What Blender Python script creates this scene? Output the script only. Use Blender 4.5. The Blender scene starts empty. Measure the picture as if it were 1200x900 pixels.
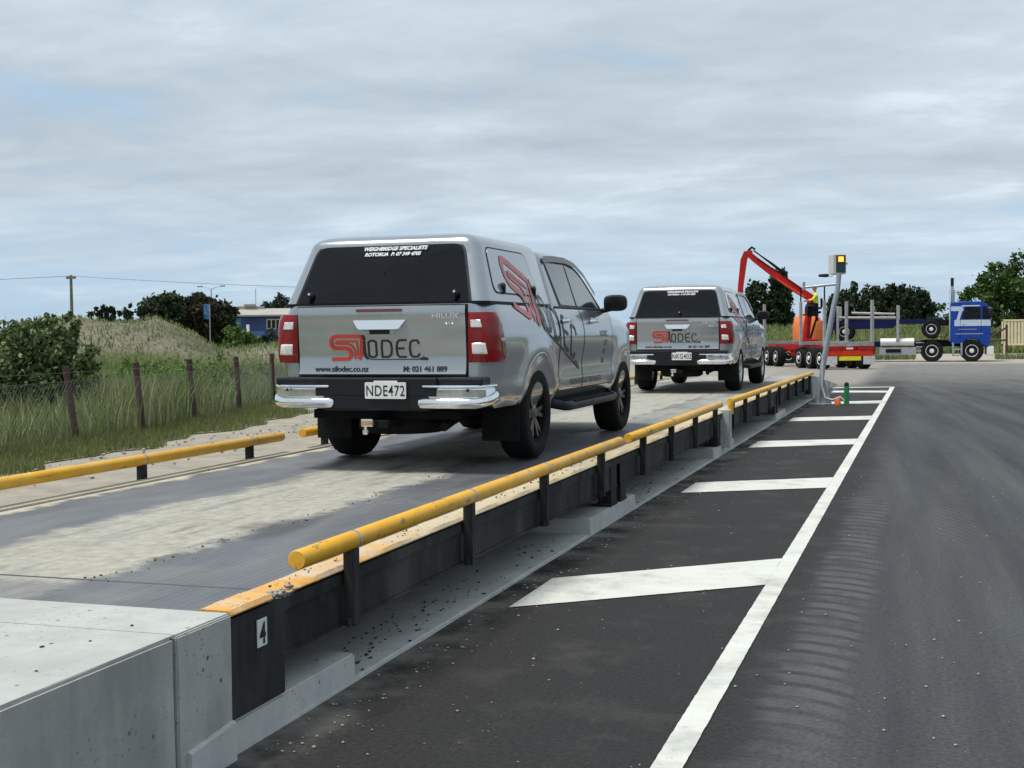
import bpy, bmesh, math, random
import numpy as np
from mathutils import Vector, Matrix
R = math.radians
SC = bpy.context.scene
COL = SC.collection
rnd = random.Random(7)

# ------------------------------------------------------------------ helpers
class MB:
    def __init__(s): s.v=[]; s.f=[]; s.m=[]; s.mi=0
    def add(s, vs, fs):
        b=len(s.v); s.v += [tuple(v) for v in vs]
        for f in fs: s.f.append(tuple(b+i for i in f)); s.m.append(s.mi)
        return s
    def box(s, c, d, M=None):
        x,y,z=c; a,b,e=d[0]/2,d[1]/2,d[2]/2
        vs=[(x+i*a,y+j*b,z+k*e) for k in (-1,1) for (i,j) in ((-1,-1),(1,-1),(1,1),(-1,1))]
        if M is not None: vs=[M@Vector(v) for v in vs]
        return s.add(vs,[(3,2,1,0),(4,5,6,7),(0,1,5,4),(1,2,6,5),(2,3,7,6),(3,0,4,7)])
    def bb(s, x0,x1,y0,y1,z0,z1, M=None): return s.box(((x0+x1)/2,(y0+y1)/2,(z0+z1)/2),(x1-x0,y1-y0,z1-z0),M)
    def rings(s, rs, closed=True, cap=True):
        n=len(rs[0]); b=len(s.v); fs=[]
        for r in rs: s.v += [tuple(p) for p in r]
        for i in range(len(rs)-1):
            for j in range(n if closed else n-1):
                k=(j+1)%n
                s.f.append((b+i*n+j,b+i*n+k,b+(i+1)*n+k,b+(i+1)*n+j)); s.m.append(s.mi)
        if cap:
            s.f.append(tuple(b+j for j in range(n))[::-1]); s.m.append(s.mi)
            e=b+(len(rs)-1)*n
            s.f.append(tuple(e+j for j in range(n))); s.m.append(s.mi)
        return s
    def tube(s, pts, r, n=12, cap=True):
        pts=[Vector(p) for p in pts]; rr=r if isinstance(r,(list,tuple)) else [r]*len(pts)
        rs=[]; up=None
        for i,p in enumerate(pts):
            t=(pts[min(i+1,len(pts)-1)]-pts[max(i-1,0)]).normalized()
            if up is None:
                up=Vector((0,0,1)) if abs(t.z)<.9 else Vector((0,1,0))
            a=t.cross(up).normalized(); up=a.cross(t).normalized()
            rs.append([p+(a*math.cos(2*math.pi*k/n)+up*math.sin(2*math.pi*k/n))*rr[i] for k in range(n)])
        return s.rings(rs,True,cap)
    def lathe(s, prof, n=32, axis='x', c=(0,0,0)):
        rs=[]
        for h,r in prof:
            ring=[]
            for k in range(n):
                a=2*math.pi*k/n; u,w=r*math.cos(a),r*math.sin(a)
                q={'x':(h,u,w),'y':(u,h,w),'z':(u,w,h)}[axis]
                ring.append((q[0]+c[0],q[1]+c[1],q[2]+c[2]))
            rs.append(ring)
        return s.rings(rs,True,True)
    def prism(s, poly, fn0, fn1):
        a=[fn0(*p) for p in poly]; b=[fn1(*p) for p in poly]
        return s.rings([a,b])
    def build(s, name, mats, parent=None, smooth=0, bevel=0, loc=None):
        me=bpy.data.meshes.new(name); me.from_pydata(s.v,[],s.f); me.validate()
        if not isinstance(mats,(list,tuple)): mats=[mats]
        for m in mats: me.materials.append(m)
        if len(mats)>1 and len(me.polygons)==len(s.m): me.polygons.foreach_set('material_index',s.m)
        bm=bmesh.new(); bm.from_mesh(me); bmesh.ops.recalc_face_normals(bm,faces=bm.faces)
        bm.to_mesh(me); bm.free()
        if smooth:
            me.polygons.foreach_set('use_smooth',[True]*len(me.polygons)); me.set_sharp_from_angle(angle=R(smooth))
        o=bpy.data.objects.new(name,me); COL.objects.link(o)
        if parent: o.parent=parent
        if loc: o.location=loc
        if bevel:
            b=o.modifiers.new('b','BEVEL'); b.width=bevel; b.segments=2; b.limit_method='ANGLE'; b.angle_limit=R(40)
        return o
def tag(o,label=None,cat=None,group=None,kind=None):
    if label: o['label']=label
    if cat: o['category']=cat
    if group: o['group']=group
    if kind: o['kind']=kind
    return o
def empty(name,loc=(0,0,0),rz=0,**k):
    o=bpy.data.objects.new(name,None); COL.objects.link(o); o.location=loc; o.rotation_euler=(0,0,rz); o.empty_display_size=.2
    return tag(o,**k)
def copy_tree(o,parent=None):
    c=o.copy(); COL.objects.link(c); c.parent=parent
    for ch in list(o.children): copy_tree(ch,c)
    return c
def npmesh(name, V, F, mats, parent=None, smooth=False):
    me=bpy.data.meshes.new(name); V=np.asarray(V,np.float32); F=np.asarray(F,np.int32); k=F.shape[1]
    me.vertices.add(len(V)); me.vertices.foreach_set('co',V.ravel())
    me.loops.add(F.size); me.loops.foreach_set('vertex_index',F.ravel())
    me.polygons.add(len(F)); me.polygons.foreach_set('loop_start',np.arange(len(F))*k); me.polygons.foreach_set('loop_total',np.full(len(F),k))
    if smooth: me.polygons.foreach_set('use_smooth',np.ones(len(F),bool))
    me.update(calc_edges=True)
    for m in (mats if isinstance(mats,(list,tuple)) else [mats]): me.materials.append(m)
    o=bpy.data.objects.new(name,me); COL.objects.link(o)
    if parent: o.parent=parent
    return o

# ------------------------------------------------------------------ materials
class NT:
    def __init__(s,name):
        s.m=bpy.data.materials.new(name); s.m.use_nodes=True; s.t=s.m.node_tree; s.b=s.t.nodes['Principled BSDF']
        s.co=None
    def n(s,t,**k):
        x=s.t.nodes.new(t)
        for a,b in k.items(): setattr(x,a,b)
        return x
    def l(s,a,b): s.t.links.new(a,b)
    def coord(s,kind='Object'):
        if not s.co: s.co=s.n('ShaderNodeTexCoord')
        return s.co.outputs[kind]
    def pos(s):
        g=s.n('ShaderNodeNewGeometry'); return g.outputs['Position']
    def noise(s,scale=5,detail=4,rough=.55,vec=None,stretch=None,dist=0):
        x=s.n('ShaderNodeTexNoise'); x.inputs['Scale'].default_value=scale; x.inputs['Detail'].default_value=detail; x.inputs['Roughness'].default_value=rough; x.inputs['Distortion'].default_value=dist
        v=vec or s.coord()
        if stretch:
            mp=s.n('ShaderNodeMapping'); mp.inputs['Scale'].default_value=stretch; s.l(v,mp.inputs['Vector']); v=mp.outputs[0]
        s.l(v,x.inputs['Vector']); return x.outputs['Fac']
    def ramp(s,fac,stops):
        x=s.n('ShaderNodeValToRGB'); e=x.color_ramp.elements
        while len(e)<len(stops): e.new(.5)
        for i,(p,c) in enumerate(stops):
            e[i].position=p; e[i].color=(c[0],c[1],c[2],1) if isinstance(c,(tuple,list)) else (c,c,c,1)
        s.l(fac,x.inputs[0]); return x.outputs[0]
    def mix(s,fac,a,b,mode='MIX'):
        x=s.n('ShaderNodeMix',data_type='RGBA',blend_type=mode)
        for i,v in ((0,fac),(6,a),(7,b)):
            if hasattr(v,'is_linked') or hasattr(v,'node'): s.l(v,x.inputs[i])
            elif i==0: x.inputs[0].default_value=v
            else: x.inputs[i].default_value=(v[0],v[1],v[2],1)
        return x.outputs[2]
    def math(s,op,a,b=0,c=0,clamp=False):
        x=s.n('ShaderNodeMath',operation=op,use_clamp=clamp)
        for i,v in enumerate((a,b,c)):
            if hasattr(v,'node'): s.l(v,x.inputs[i])
            else: x.inputs[i].default_value=v
        return x.outputs[0]
    def sstep(s,v,a,b):
        x=s.n('ShaderNodeMapRange',interpolation_type='SMOOTHSTEP'); s.l(v,x.inputs[0]); x.inputs[1].default_value=a; x.inputs[2].default_value=b
        return x.outputs[0]
    def bump(s,h,strength=.3,dist=.01,prev=None):
        x=s.n('ShaderNodeBump'); x.inputs['Strength'].default_value=strength; x.inputs['Distance'].default_value=dist
        s.l(h,x.inputs['Height'])
        if prev: s.l(prev,x.inputs['Normal'])
        return x.outputs[0]
    def set(s,**k):
        nm=dict(col='Base Color',rough='Roughness',metal='Metallic',normal='Normal',coat='Coat Weight',coatr='Coat Roughness',trans='Transmission Weight',spec='Specular IOR Level',em='Emission Color',ems='Emission Strength',alpha='Alpha',ior='IOR')
        for a,v in k.items():
            i=s.b.inputs[nm[a]]
            if hasattr(v,'node'): s.l(v,i)
            elif isinstance(v,(tuple,list)): i.default_value=(v[0],v[1],v[2],1)
            else: i.default_value=v
        return s
def pbr(name,col,rough=.6,metal=0,coat=0,var=.15,vs=6,bump=0,bs=40,bd=.003,**k):
    t=NT(name); n=t.noise(vs,5)
    lo=tuple(c*(1-var) for c in col); hi=tuple(min(1,c*(1+var)) for c in col)
    t.set(col=t.ramp(n,[(.3,lo),(.7,hi)]),metal=metal,coat=coat,**k)
    r=t.ramp(t.noise(vs*2.3,3),[(.3,max(0,rough-.06)),(.7,min(1,rough+.06))]); t.set(rough=r)
    if bump: t.set(normal=t.bump(t.noise(bs,4),bump,bd))
    return t.m
M={}
M['silver']=pbr('silver_paint',(.38,.40,.425),.22,.72,.6,var=.03,vs=1.2,coatr=.05)
M['silver_flat']=pbr('silver_window_film',(.38,.40,.42),.12,.2,.8,var=.04)
M['chrome']=pbr('chrome',(.85,.86,.88),.08,1,var=.02)
M['black_plastic']=pbr('black_plastic',(.009,.010,.013),.5,var=.2,spec=.3)
M['badge']=pbr('badge_metal',(.62,.64,.66),.4,.3,var=.05)
M['black_gloss']=pbr('black_gloss',(.008,.008,.009),.15,var=.1)
M['rubber']=pbr('rubber',(.011,.011,.012),.85,var=.3,bump=.4,bs=60,spec=.2)
M['glass_dark']=pbr('dark_glass',(.005,.006,.008),.06,var=.2,spec=.28,bump=.5,bs=2.2,bd=.03)
M['glass_side']=pbr('side_glass',(.04,.05,.06),.05,.1,coat=.3,var=.15,vs=2,spec=1)
M['red_lens']=pbr('red_lens',(.21,.003,.006),.12,coat=.3,var=.2,vs=14,spec=.35)
M['dark_red_lens']=pbr('dark_red_lens',(.10,.004,.008),.15,coat=1,var=.2,vs=14)
M['clear_lens']=pbr('clear_lens',(.75,.72,.70),.15,.3,coat=1,var=.25,vs=25)
M['reflector']=pbr('reflector_strip',(.42,.40,.36),.25,.5,var=.25,vs=9)
M['decal_red']=pbr('decal_red',(.48,.035,.02),.45,var=.06)
M['decal_red_faded']=pbr('decal_red_faded',(.56,.14,.14),.4,var=.08)
M['decal_black']=pbr('decal_black',(.012,.012,.014),.4,var=.1)
M['decal_grey']=pbr('decal_grey',(.09,.09,.095),.45,var=.1)
M['decal_white']=pbr('decal_white',(.8,.8,.8),.5,var=.03)
M['plate_white']=pbr('plate_white',(.72,.73,.72),.4,var=.04)
M['alloy_dark']=pbr('alloy_dark',(.10,.105,.115),.28,.8,var=.2,vs=12)
M['alloy_silver']=pbr('alloy_silver',(.55,.56,.58),.3,.8,var=.1)
M['underbody']=pbr('underbody',(.009,.009,.009),.9,var=.4,spec=.15)
M['yellow']=pbr('yellow_rail_paint',(.74,.39,.018),.38,coat=.15,var=.12,vs=7,bump=.15,bs=30)
def m_yellow():
    t=NT('yellow_rail_paint'); p=t.pos(); n=t.noise(6,5,.6,vec=p); n2=t.noise(16,5,.7,vec=p,stretch=(1,.35,1)); n3=t.noise(2.5,4,.6,vec=p)
    c=t.mix(t.ramp(n,[(.3,0),(.7,1)]),(.66,.33,.014),(.78,.42,.02))
    c=t.mix(t.ramp(n3,[(.55,0),(.75,.45)]),c,(.66,.47,.22))
    c=t.mix(t.ramp(n2,[(.585,0),(.64,.8)]),c,(.20,.13,.07))
    t.set(col=c,rough=t.ramp(n2,[(.3,.35),(.7,.6)]),normal=t.bump(n2,.3,.002)); return t.m
M['yellow']=m_yellow()
M['galv']=pbr('galvanised',(.36,.39,.42),.45,.5,var=.18,vs=20)
M['rust']=pbr('rusty_steel',(.06,.028,.024),.85,var=.4,vs=14,bump=.4,bs=50)
M['mesh_wire']=pbr('wire',(.20,.21,.21),.6,.5,var=.1)
M['cable']=pbr('grey_conduit',(.45,.46,.47),.5,var=.05)

def m_black_steel():
    t=NT('black_beam_steel'); n=t.noise(3,6,.65); n2=t.noise(2.2,5,.6,stretch=(1,1,.25))
    c=t.ramp(n,[(.35,(.010,.011,.012)),(.6,(.022,.022,.022)),(.8,(.07,.065,.055))])
    t.set(spec=.25,col=t.mix(t.ramp(n2,[(.50,0),(.78,.45)]),c,(.16,.155,.14)),rough=.7,normal=t.bump(n,.1)); return t.m
M['beam']=m_black_steel()
def m_concrete(name,base,stain=.5,speck=True):
    t=NT(name); p=t.pos()
    n=t.noise(1.1,6,.6,vec=p); n2=t.noise(9,5,.7,vec=p); n3=t.noise(3,5,.6,vec=p,stretch=(1.3,1.3,.35))
    lo=tuple(c*.72 for c in base)
    c=t.mix(t.ramp(n,[(.35,0),(.7,1)]),lo,base)
    c=t.mix(t.ramp(n2,[(.35,.35),(.6,0)]),c,tuple(c_*.62 for c_ in base))
    c=t.mix(t.ramp(n3,[(.44,0),(.68,stain)]),c,tuple(c_*.55 for c_ in base))
    if speck:
        v=t.n('ShaderNodeTexVoronoi'); v.inputs['Scale'].default_value=11; t.l(p,v.inputs['Vector'])
        k=t.math('MULTIPLY',t.ramp(v.outputs['Distance'],[(.06,1),(.13,0)]),t.ramp(t.noise(4,2,vec=p),[(.42,0),(.50,1)]))
        c=t.mix(k,c,tuple(c_*.2 for c_ in base))
    if speck:
        v2=t.n('ShaderNodeTexVoronoi'); v2.inputs['Scale'].default_value=31; t.l(p,v2.inputs['Vector'])
        k2=t.math('MULTIPLY',t.ramp(v2.outputs['Distance'],[(.10,.8),(.22,0)]),t.ramp(t.noise(3,3,vec=p),[(.50,0),(.56,1)])); c=t.mix(k2,c,tuple(c_*.4 for c_ in base))
    b=t.bump(n2,.5,.008); b=t.bump(t.noise(60,3,vec=p),.35,.004,b)
    t.set(col=c,rough=.85,normal=b,spec=.25); return t.m
M['conc_top']=m_concrete('ramp_concrete',(.49,.505,.475),.3)
M['conc_wall']=m_concrete('wall_concrete',(.50,.50,.47),.8)
M['conc_slab']=m_concrete('slab_concrete',(.62,.63,.60),.35)
def m_edge():
    t=NT('deck_edge_concrete'); p=t.pos()
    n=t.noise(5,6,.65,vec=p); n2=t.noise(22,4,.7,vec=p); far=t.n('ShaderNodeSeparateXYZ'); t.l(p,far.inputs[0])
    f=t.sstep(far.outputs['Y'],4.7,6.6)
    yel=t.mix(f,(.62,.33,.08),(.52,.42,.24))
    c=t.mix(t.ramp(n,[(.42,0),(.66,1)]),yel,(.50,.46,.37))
    c=t.mix(t.ramp(n2,[(.28,.8),(.42,0)]),c,(.14,.11,.08))
    t.set(col=c,rough=.85,normal=t.bump(n2,.6,.01)); return t.m
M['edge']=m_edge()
def m_deck():
    # steel tread plate with a band of dried mud between the wheel tracks
    t=NT('deck_plate'); p=t.pos(); s=t.n('ShaderNodeSeparateXYZ'); t.l(p,s.inputs[0]); X=s.outputs['X']; Y=s.outputs['Y']
    def wave(sx,sy):
        a=t.math('MULTIPLY',X,sx); b=t.math('MULTIPLY',Y,sy); return t.math('SINE',t.math('ADD',a,b))
    dia=t.math('MULTIPLY',wave(70,70),wave(70,-70))
    n=t.noise(1.6,6,.6,vec=p,stretch=(2.5,.5,1)); n2=t.noise(14,5,.7,vec=p); n3=t.noise(.9,4,.6,vec=p)
    steel=t.mix(t.ramp(n,[(.3,0),(.7,1)]),(.075,.079,.086),(.14,.144,.152))
    steel=t.mix(t.ramp(dia,[(.55,0),(.9,.16)]),steel,(.26,.27,.27))
    steel=t.mix(t.ramp(n3,[(.52,0),(.75,.5)]),steel,(.25,.235,.2))
    mud=t.mix(t.ramp(n2,[(.3,0),(.7,1)]),(.255,.24,.20),(.41,.395,.335))
    mud=t.mix(t.ramp(t.noise(3.2,6,.7,vec=p,stretch=(2,.7,1)),[(.56,0),(.70,.75)]),mud,(.17,.15,.12))
    w=t.math('MULTIPLY',t.math('SUBTRACT',t.noise(1.7,5,.6,vec=p),.5),.55); w2=t.math('MULTIPLY',t.math('SUBTRACT',t.noise(11,4,.6,vec=p),.5),.16)
    Xn=t.math('ADD',X,t.math('ADD',w,w2))
    band=t.math('MULTIPLY',t.sstep(Xn,-4.56,-4.36),t.math('SUBTRACT',1,t.sstep(Xn,-3.47,-3.33)))
    long=t.noise(2.2,5,.65,vec=p,stretch=(5,.35,1)); band=t.math('MULTIPLY',band,t.ramp(long,[(.30,.45),(.48,1)]))
    edge=t.math('MULTIPLY',t.sstep(Xn,-3.47,-3.42),t.math('SUBTRACT',1,t.sstep(Xn,-3.40,-3.35)))
    ends=t.sstep(Y,4.45,4.62)
    k=t.math('MULTIPLY',band,t.math('ADD',.35,t.math('MULTIPLY',ends,.65)))
    farm=t.sstep(Y,12.5,15.5)
    k=t.math('MAXIMUM',k,t.math('MULTIPLY',farm,t.ramp(t.noise(1.2,5,.6,vec=p,stretch=(1.8,.4,1)),[(.40,.25),(.6,.95)])))
    c=t.mix(k,steel,mud)
    dk=t.math('MULTIPLY',edge,t.ramp(t.noise(8,4,vec=p),[(.52,0),(.6,1)]))
    c=t.mix(t.math('MULTIPLY',dk,.7),c,(.06,.055,.045))
    # oily wet patches
    o=t.ramp(t.noise(.75,4,.5,vec=p,stretch=(1.6,.5,1)),[(.62,0),(.70,.75)])
    c=t.mix(t.math('MULTIPLY',o,t.math('SUBTRACT',1,farm)),c,(.045,.045,.045))
    # kerb dust by the left edge and the joint line across the end plate
    lk=t.math('SUBTRACT',1,t.sstep(Xn,-5.30,-5.20)); c=t.mix(lk,c,(.50,.45,.35))
    j=t.math('MULTIPLY',t.sstep(Y,4.60,4.61),t.math('SUBTRACT',1,t.sstep(Y,4.625,4.635))); c=t.mix(j,c,(.05,.05,.05))
    h=t.math('ADD',t.math('MULTIPLY',n2,.8),t.math('MULTIPLY',dia,t.math('SUBTRACT',1,k)))
    t.set(col=c,rough=t.ramp(k,[(0,.5),(1,.9)]),metal=0,normal=t.bump(h,.4,.004)); return t.m
M['deck']=m_deck()
def m_asphalt():
    t=NT('asphalt'); p=t.pos(); s=t.n('ShaderNodeSeparateXYZ'); t.l(p,s.inputs[0]); X=s.outputs['X']; Y=s.outputs['Y']
    n=t.noise(45,3,.7,vec=p); big=t.noise(.5,5,.6,vec=p); mid=t.noise(2.2,5,.65,vec=p)
    new=t.mix(t.ramp(n,[(.3,0),(.7,1)]),(.010,.0095,.0095),(.029,.0275,.027))
    new=t.mix(t.ramp(mid,[(.52,0),(.75,.35)]),new,(.085,.08,.074))
    # travelled lane right of the line: blue-grey dust in long streaks
    bend=t.math('MULTIPLY',t.math('MULTIPLY',Y,Y),.0018)
    cv=t.n('ShaderNodeCombineXYZ'); t.l(t.math('ADD',X,bend),cv.inputs[0]); t.l(t.math('MULTIPLY',Y,.055),cv.inputs[1])
    st=t.noise(1.9,6,.6,vec=cv.outputs[0])
    old=t.mix(t.ramp(st,[(.32,0),(.68,1)]),(.030,.033,.037),(.095,.100,.104))
    old=t.mix(t.ramp(n,[(.38,.5),(.58,0)]),old,(.014,.014,.016))
    lane=t.sstep(t.math('ADD',X,t.math('MULTIPLY',t.math('SUBTRACT',mid,.5),.35)),-.82,-.35)
    c=t.mix(t.math('MULTIPLY',lane,.85),new,old)
    # tread prints left by a tyre
    cx=t.math('SUBTRACT',X,-.49)
    ph=t.math('ADD',t.math('MULTIPLY',Y,31),t.math('MULTIPLY',t.math('MULTIPLY',t.math('ADD',cx,.14),t.math('ADD',cx,.14)),42)); ph=t.math('ADD',ph,t.math('MULTIPLY',mid,2.4))
    w=t.ramp(t.math('MULTIPLY',t.math('ADD',t.math('SINE',ph),1),.5),[(.10,0),(.42,1)])
    ax=t.math('SUBTRACT',1,t.sstep(t.math('ABSOLUTE',t.math('ADD',cx,t.math('MULTIPLY',t.math('SUBTRACT',mid,.5),.25))),.10,.22))
    ay=t.math('MULTIPLY',t.sstep(Y,4.2,6),t.math('SUBTRACT',1,t.sstep(Y,11,14.5)))
    cx2=t.math('SUBTRACT',X,.22); ax2=t.math('SUBTRACT',1,t.sstep(t.math('ABSOLUTE',cx2),.1,.25)); ay2=t.math('MULTIPLY',t.sstep(Y,9.5,11),t.math('SUBTRACT',1,t.sstep(Y,13,17)))
    k=t.math('MAXIMUM',t.math('MULTIPLY',ax,ay),t.math('MULTIPLY',t.math('MULTIPLY',ax2,ay2),.7))
    k=t.math('MULTIPLY',k,t.ramp(t.noise(3.3,4,.7,vec=p),[(.36,.15),(.58,1)]))
    c=t.mix(t.math('MULTIPLY',k,.5),c,t.mix(w,(.026,.027,.029),(.105,.108,.105)))
    # pale dust across the far yard and at the kerb
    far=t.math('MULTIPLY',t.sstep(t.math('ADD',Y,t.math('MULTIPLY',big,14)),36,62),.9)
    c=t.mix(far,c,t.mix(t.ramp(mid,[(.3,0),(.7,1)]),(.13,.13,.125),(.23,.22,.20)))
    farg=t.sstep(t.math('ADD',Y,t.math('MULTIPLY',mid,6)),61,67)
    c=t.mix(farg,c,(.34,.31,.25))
    kd=t.math('MULTIPLY',t.math('SUBTRACT',1,t.sstep(X,-2.50,-2.15)),t.ramp(mid,[(.42,0),(.62,.8)])); 
    c=t.mix(t.math('MULTIPLY',kd,t.sstep(X,-2.8,-2.6)),c,(.20,.19,.165))
    leftg=t.math('SUBTRACT',1,t.sstep(X,-5.6,-5.3)); c=t.mix(leftg,c,t.mix(t.ramp(mid,[(.3,0),(.7,1)]),(.22,.195,.15),(.36,.325,.26)))
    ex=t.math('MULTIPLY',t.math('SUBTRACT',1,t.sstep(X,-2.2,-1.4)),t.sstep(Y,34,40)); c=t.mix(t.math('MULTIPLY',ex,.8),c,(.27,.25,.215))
    sp=t.n('ShaderNodeTexVoronoi'); sp.inputs['Scale'].default_value=26; t.l(p,sp.inputs['Vector'])
    kk=t.math('MULTIPLY',t.ramp(sp.outputs['Distance'],[(.05,1),(.12,0)]),t.ramp(t.noise(5,2,vec=p),[(.60,0),(.64,1)]))
    c=t.mix(kk,c,(.30,.28,.25))
    b=t.bump(n,.5,.006); b=t.bump(w,.0,.004,b)
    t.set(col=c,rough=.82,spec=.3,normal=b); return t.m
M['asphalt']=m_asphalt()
def m_paint():
    t=NT('road_paint'); p=t.pos(); n=t.noise(30,4,.7,vec=p); n2=t.noise(3,5,.65,vec=p,stretch=(.6,2,1))
    c=t.mix(t.ramp(n2,[(.4,0),(.75,.6)]),(.60,.62,.57),(.50,.47,.40))
    c=t.mix(t.ramp(n,[(.26,.9),(.37,0)]),c,(.08,.08,.08))
    n4=t.noise(1.7,6,.7,vec=p); c=t.mix(t.ramp(n4,[(.50,0),(.70,.6)]),c,(.22,.21,.19))
    t.set(col=c,rough=.6,normal=t.bump(n,.3,.003)); return t.m
M['paint']=m_paint()
def m_ground(name,a,b,c3,s=.35):
    t=NT(name); p=t.pos(); n=t.noise(s,6,.62,vec=p); n2=t.noise(5,5,.7,vec=p)
    c=t.ramp(n,[(.34,a),(.52,b),(.68,c3)]); c=t.mix(t.ramp(n2,[(.35,.55),(.62,0)]),c,tuple(x*.45 for x in a))
    t.set(col=c,rough=.95,spec=.1,normal=t.bump(n2,.8,.06)); return t.m
M['field']=m_ground('field_grass',(.10,.14,.045),(.16,.18,.07),(.22,.20,.11))
M['terrain']=m_ground('weedy_terrain',(.13,.135,.08),(.20,.185,.135),(.25,.225,.175),.3)
M['gravel']=m_ground('gravel',(.30,.27,.21),(.38,.35,.28),(.44,.41,.34),1.4)
def m_leaf(name,cols,scale=.5,trans=.25):
    t=NT(name); g=t.n('ShaderNodeNewGeometry'); n=t.noise(scale,3,vec=g.outputs['Position'])
    k=t.math('ADD',t.math('MULTIPLY',g.outputs['Random Per Island'],.55),t.math('MULTIPLY',n,.45))
    c=t.ramp(k,[(.15+.7*i/(len(cols)-1),q) for i,q in enumerate(cols)])
    t.set(col=c,rough=.6,spec=.25)
    tr=t.n('ShaderNodeBsdfTranslucent'); t.l(c,tr.inputs['Color']); mx=t.n('ShaderNodeMixShader'); mx.inputs[0].default_value=trans
    out=t.t.nodes['Material Output']; t.l(t.b.outputs[0],mx.inputs[1]); t.l(tr.outputs[0],mx.inputs[2]); t.l(mx.outputs[0],out.inputs[0]); return t.m
M['leaf_dark']=m_leaf('leaf_dark',[(.012,.024,.010),(.028,.045,.018),(.05,.07,.03)])
M['leaf_brown']=m_leaf('leaf_brown_green',[(.022,.022,.012),(.045,.038,.022),(.06,.062,.03)])
M['leaf_mid']=m_leaf('leaf_mid',[(.025,.06,.014),(.055,.105,.025),(.10,.16,.045)])
M['leaf_euc']=m_leaf('leaf_grey_green',[(.02,.032,.022),(.045,.06,.045),(.08,.10,.075)])
M['leaf_bush']=m_leaf('leaf_bush',[(.035,.06,.025),(.095,.14,.05),(.26,.31,.13)],1.5)
M['leaf_bright']=m_leaf('leaf_bright',[(.04,.10,.02),(.09,.17,.035),(.16,.22,.06)],1.)
M['blade_tall']=m_leaf('tall_grass_blade',[(.07,.13,.035),(.15,.22,.065),(.30,.32,.13),(.48,.43,.27)],.35,.35)
M['blade_weed']=m_leaf('weed_blade',[(.05,.11,.03),(.11,.19,.05),(.16,.23,.06),(.36,.36,.12)],.6,.35)
M['blade_short']=m_leaf('short_grass_blade',[(.08,.13,.035),(.17,.21,.07),(.34,.29,.15)],.6,.35)
M['blade_dry']=m_leaf('dry_grass_blade',[(.13,.14,.075),(.20,.205,.115),(.16,.21,.075),(.31,.29,.18)],.25,.3)
M['bark']=pbr('bark',(.09,.07,.05),.9,var=.35,vs=8,bump=.5,bs=20)
M['wood_pole']=pbr('weathered_wood',(.17,.15,.12),.9,var=.3,vs=8)

# ------------------------------------------------------------------ camera, sky, light
CAMH=1.6004
yaw,pitch,roll,fpx=.3163205,.0404003,-.0105180,1487.794
f=Vector((-math.sin(yaw)*math.cos(pitch),math.cos(yaw)*math.cos(pitch),-math.sin(pitch)))
r=Vector((math.cos(yaw),math.sin(yaw),0)); u=r.cross(f)
r2=r*math.cos(roll)+u*math.sin(roll); u2=u*math.cos(roll)-r*math.sin(roll)
cam=bpy.data.cameras.new('camera'); co=bpy.data.objects.new('camera',cam); COL.objects.link(co)
co.matrix_world=Matrix(((r2.x,u2.x,-f.x,0),(r2.y,u2.y,-f.y,0),(r2.z,u2.z,-f.z,CAMH),(0,0,0,1)))
cam.sensor_width=36; cam.lens=36*fpx/1200; cam.clip_start=.05; cam.clip_end=8000
SC.camera=co
SUN_EL,SUN_AZ=R(69),R(232)     # azimuth measured from +Y clockwise: sun behind and left of the camera
S_dir=Vector((math.sin(SUN_AZ)*math.cos(SUN_EL),math.cos(SUN_AZ)*math.cos(SUN_EL),math.sin(SUN_EL)))
sl=bpy.data.lights.new('sun','SUN'); sl.energy=2.5; sl.angle=R(16); sl.color=(1,.96,.9)
so=bpy.data.objects.new('sun',sl); COL.objects.link(so); so.rotation_euler=S_dir.to_track_quat('Z','Y').to_euler()
w=bpy.data.worlds.new('World'); SC.world=w; w.use_nodes=True; nt=w.node_tree
bg=nt.nodes['Background']; bg.inputs['Strength'].default_value=.10
def wn(t,**k):
    x=nt.nodes.new(t)
    for a,b in k.items(): setattr(x,a,b)
    return x
L=nt.links.new
sky=wn('ShaderNodeTexSky',sky_type='NISHITA'); sky.sun_disc=False; sky.sun_elevation=SUN_EL; sky.sun_rotation=SUN_AZ; sky.air_density=1.0; sky.dust_density=1.2; sky.ozone_density=1.5
tc=wn('ShaderNodeTexCoord'); sp=wn('ShaderNodeSeparateXYZ'); L(tc.outputs['Generated'],sp.inputs[0])
def wm(op,a,b=0,clamp=False):
    x=wn('ShaderNodeMath',operation=op,use_clamp=clamp)
    for i,v in enumerate((a,b)):
        if hasattr(v,'node'): L(v,x.inputs[i])
        else: x.inputs[i].default_value=v
    return x.outputs[0]
zc=wm('ADD',wm('MAXIMUM',sp.outputs['Z'],0),.10)
cb=wn('ShaderNodeCombineXYZ'); L(wm('DIVIDE',sp.outputs['X'],zc),cb.inputs[0]); L(wm('DIVIDE',sp.outputs['Y'],zc),cb.inputs[1])
def wnoise(scale,detail,rough,stretch,dist=0,rot=0,off=(0,0,0)):
    mp=wn('ShaderNodeMapping'); mp.inputs['Scale'].default_value=stretch; mp.inputs['Rotation'].default_value=(0,0,rot); mp.inputs['Location'].default_value=off; L(cb.outputs[0],mp.inputs[0])
    x=wn('ShaderNodeTexNoise'); x.inputs['Scale'].default_value=scale; x.inputs['Detail'].default_value=detail; x.inputs['Roughness'].default_value=rough; x.inputs['Distortion'].default_value=dist
    L(mp.outputs[0],x.inputs['Vector']); return x.outputs['Fac']
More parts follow.
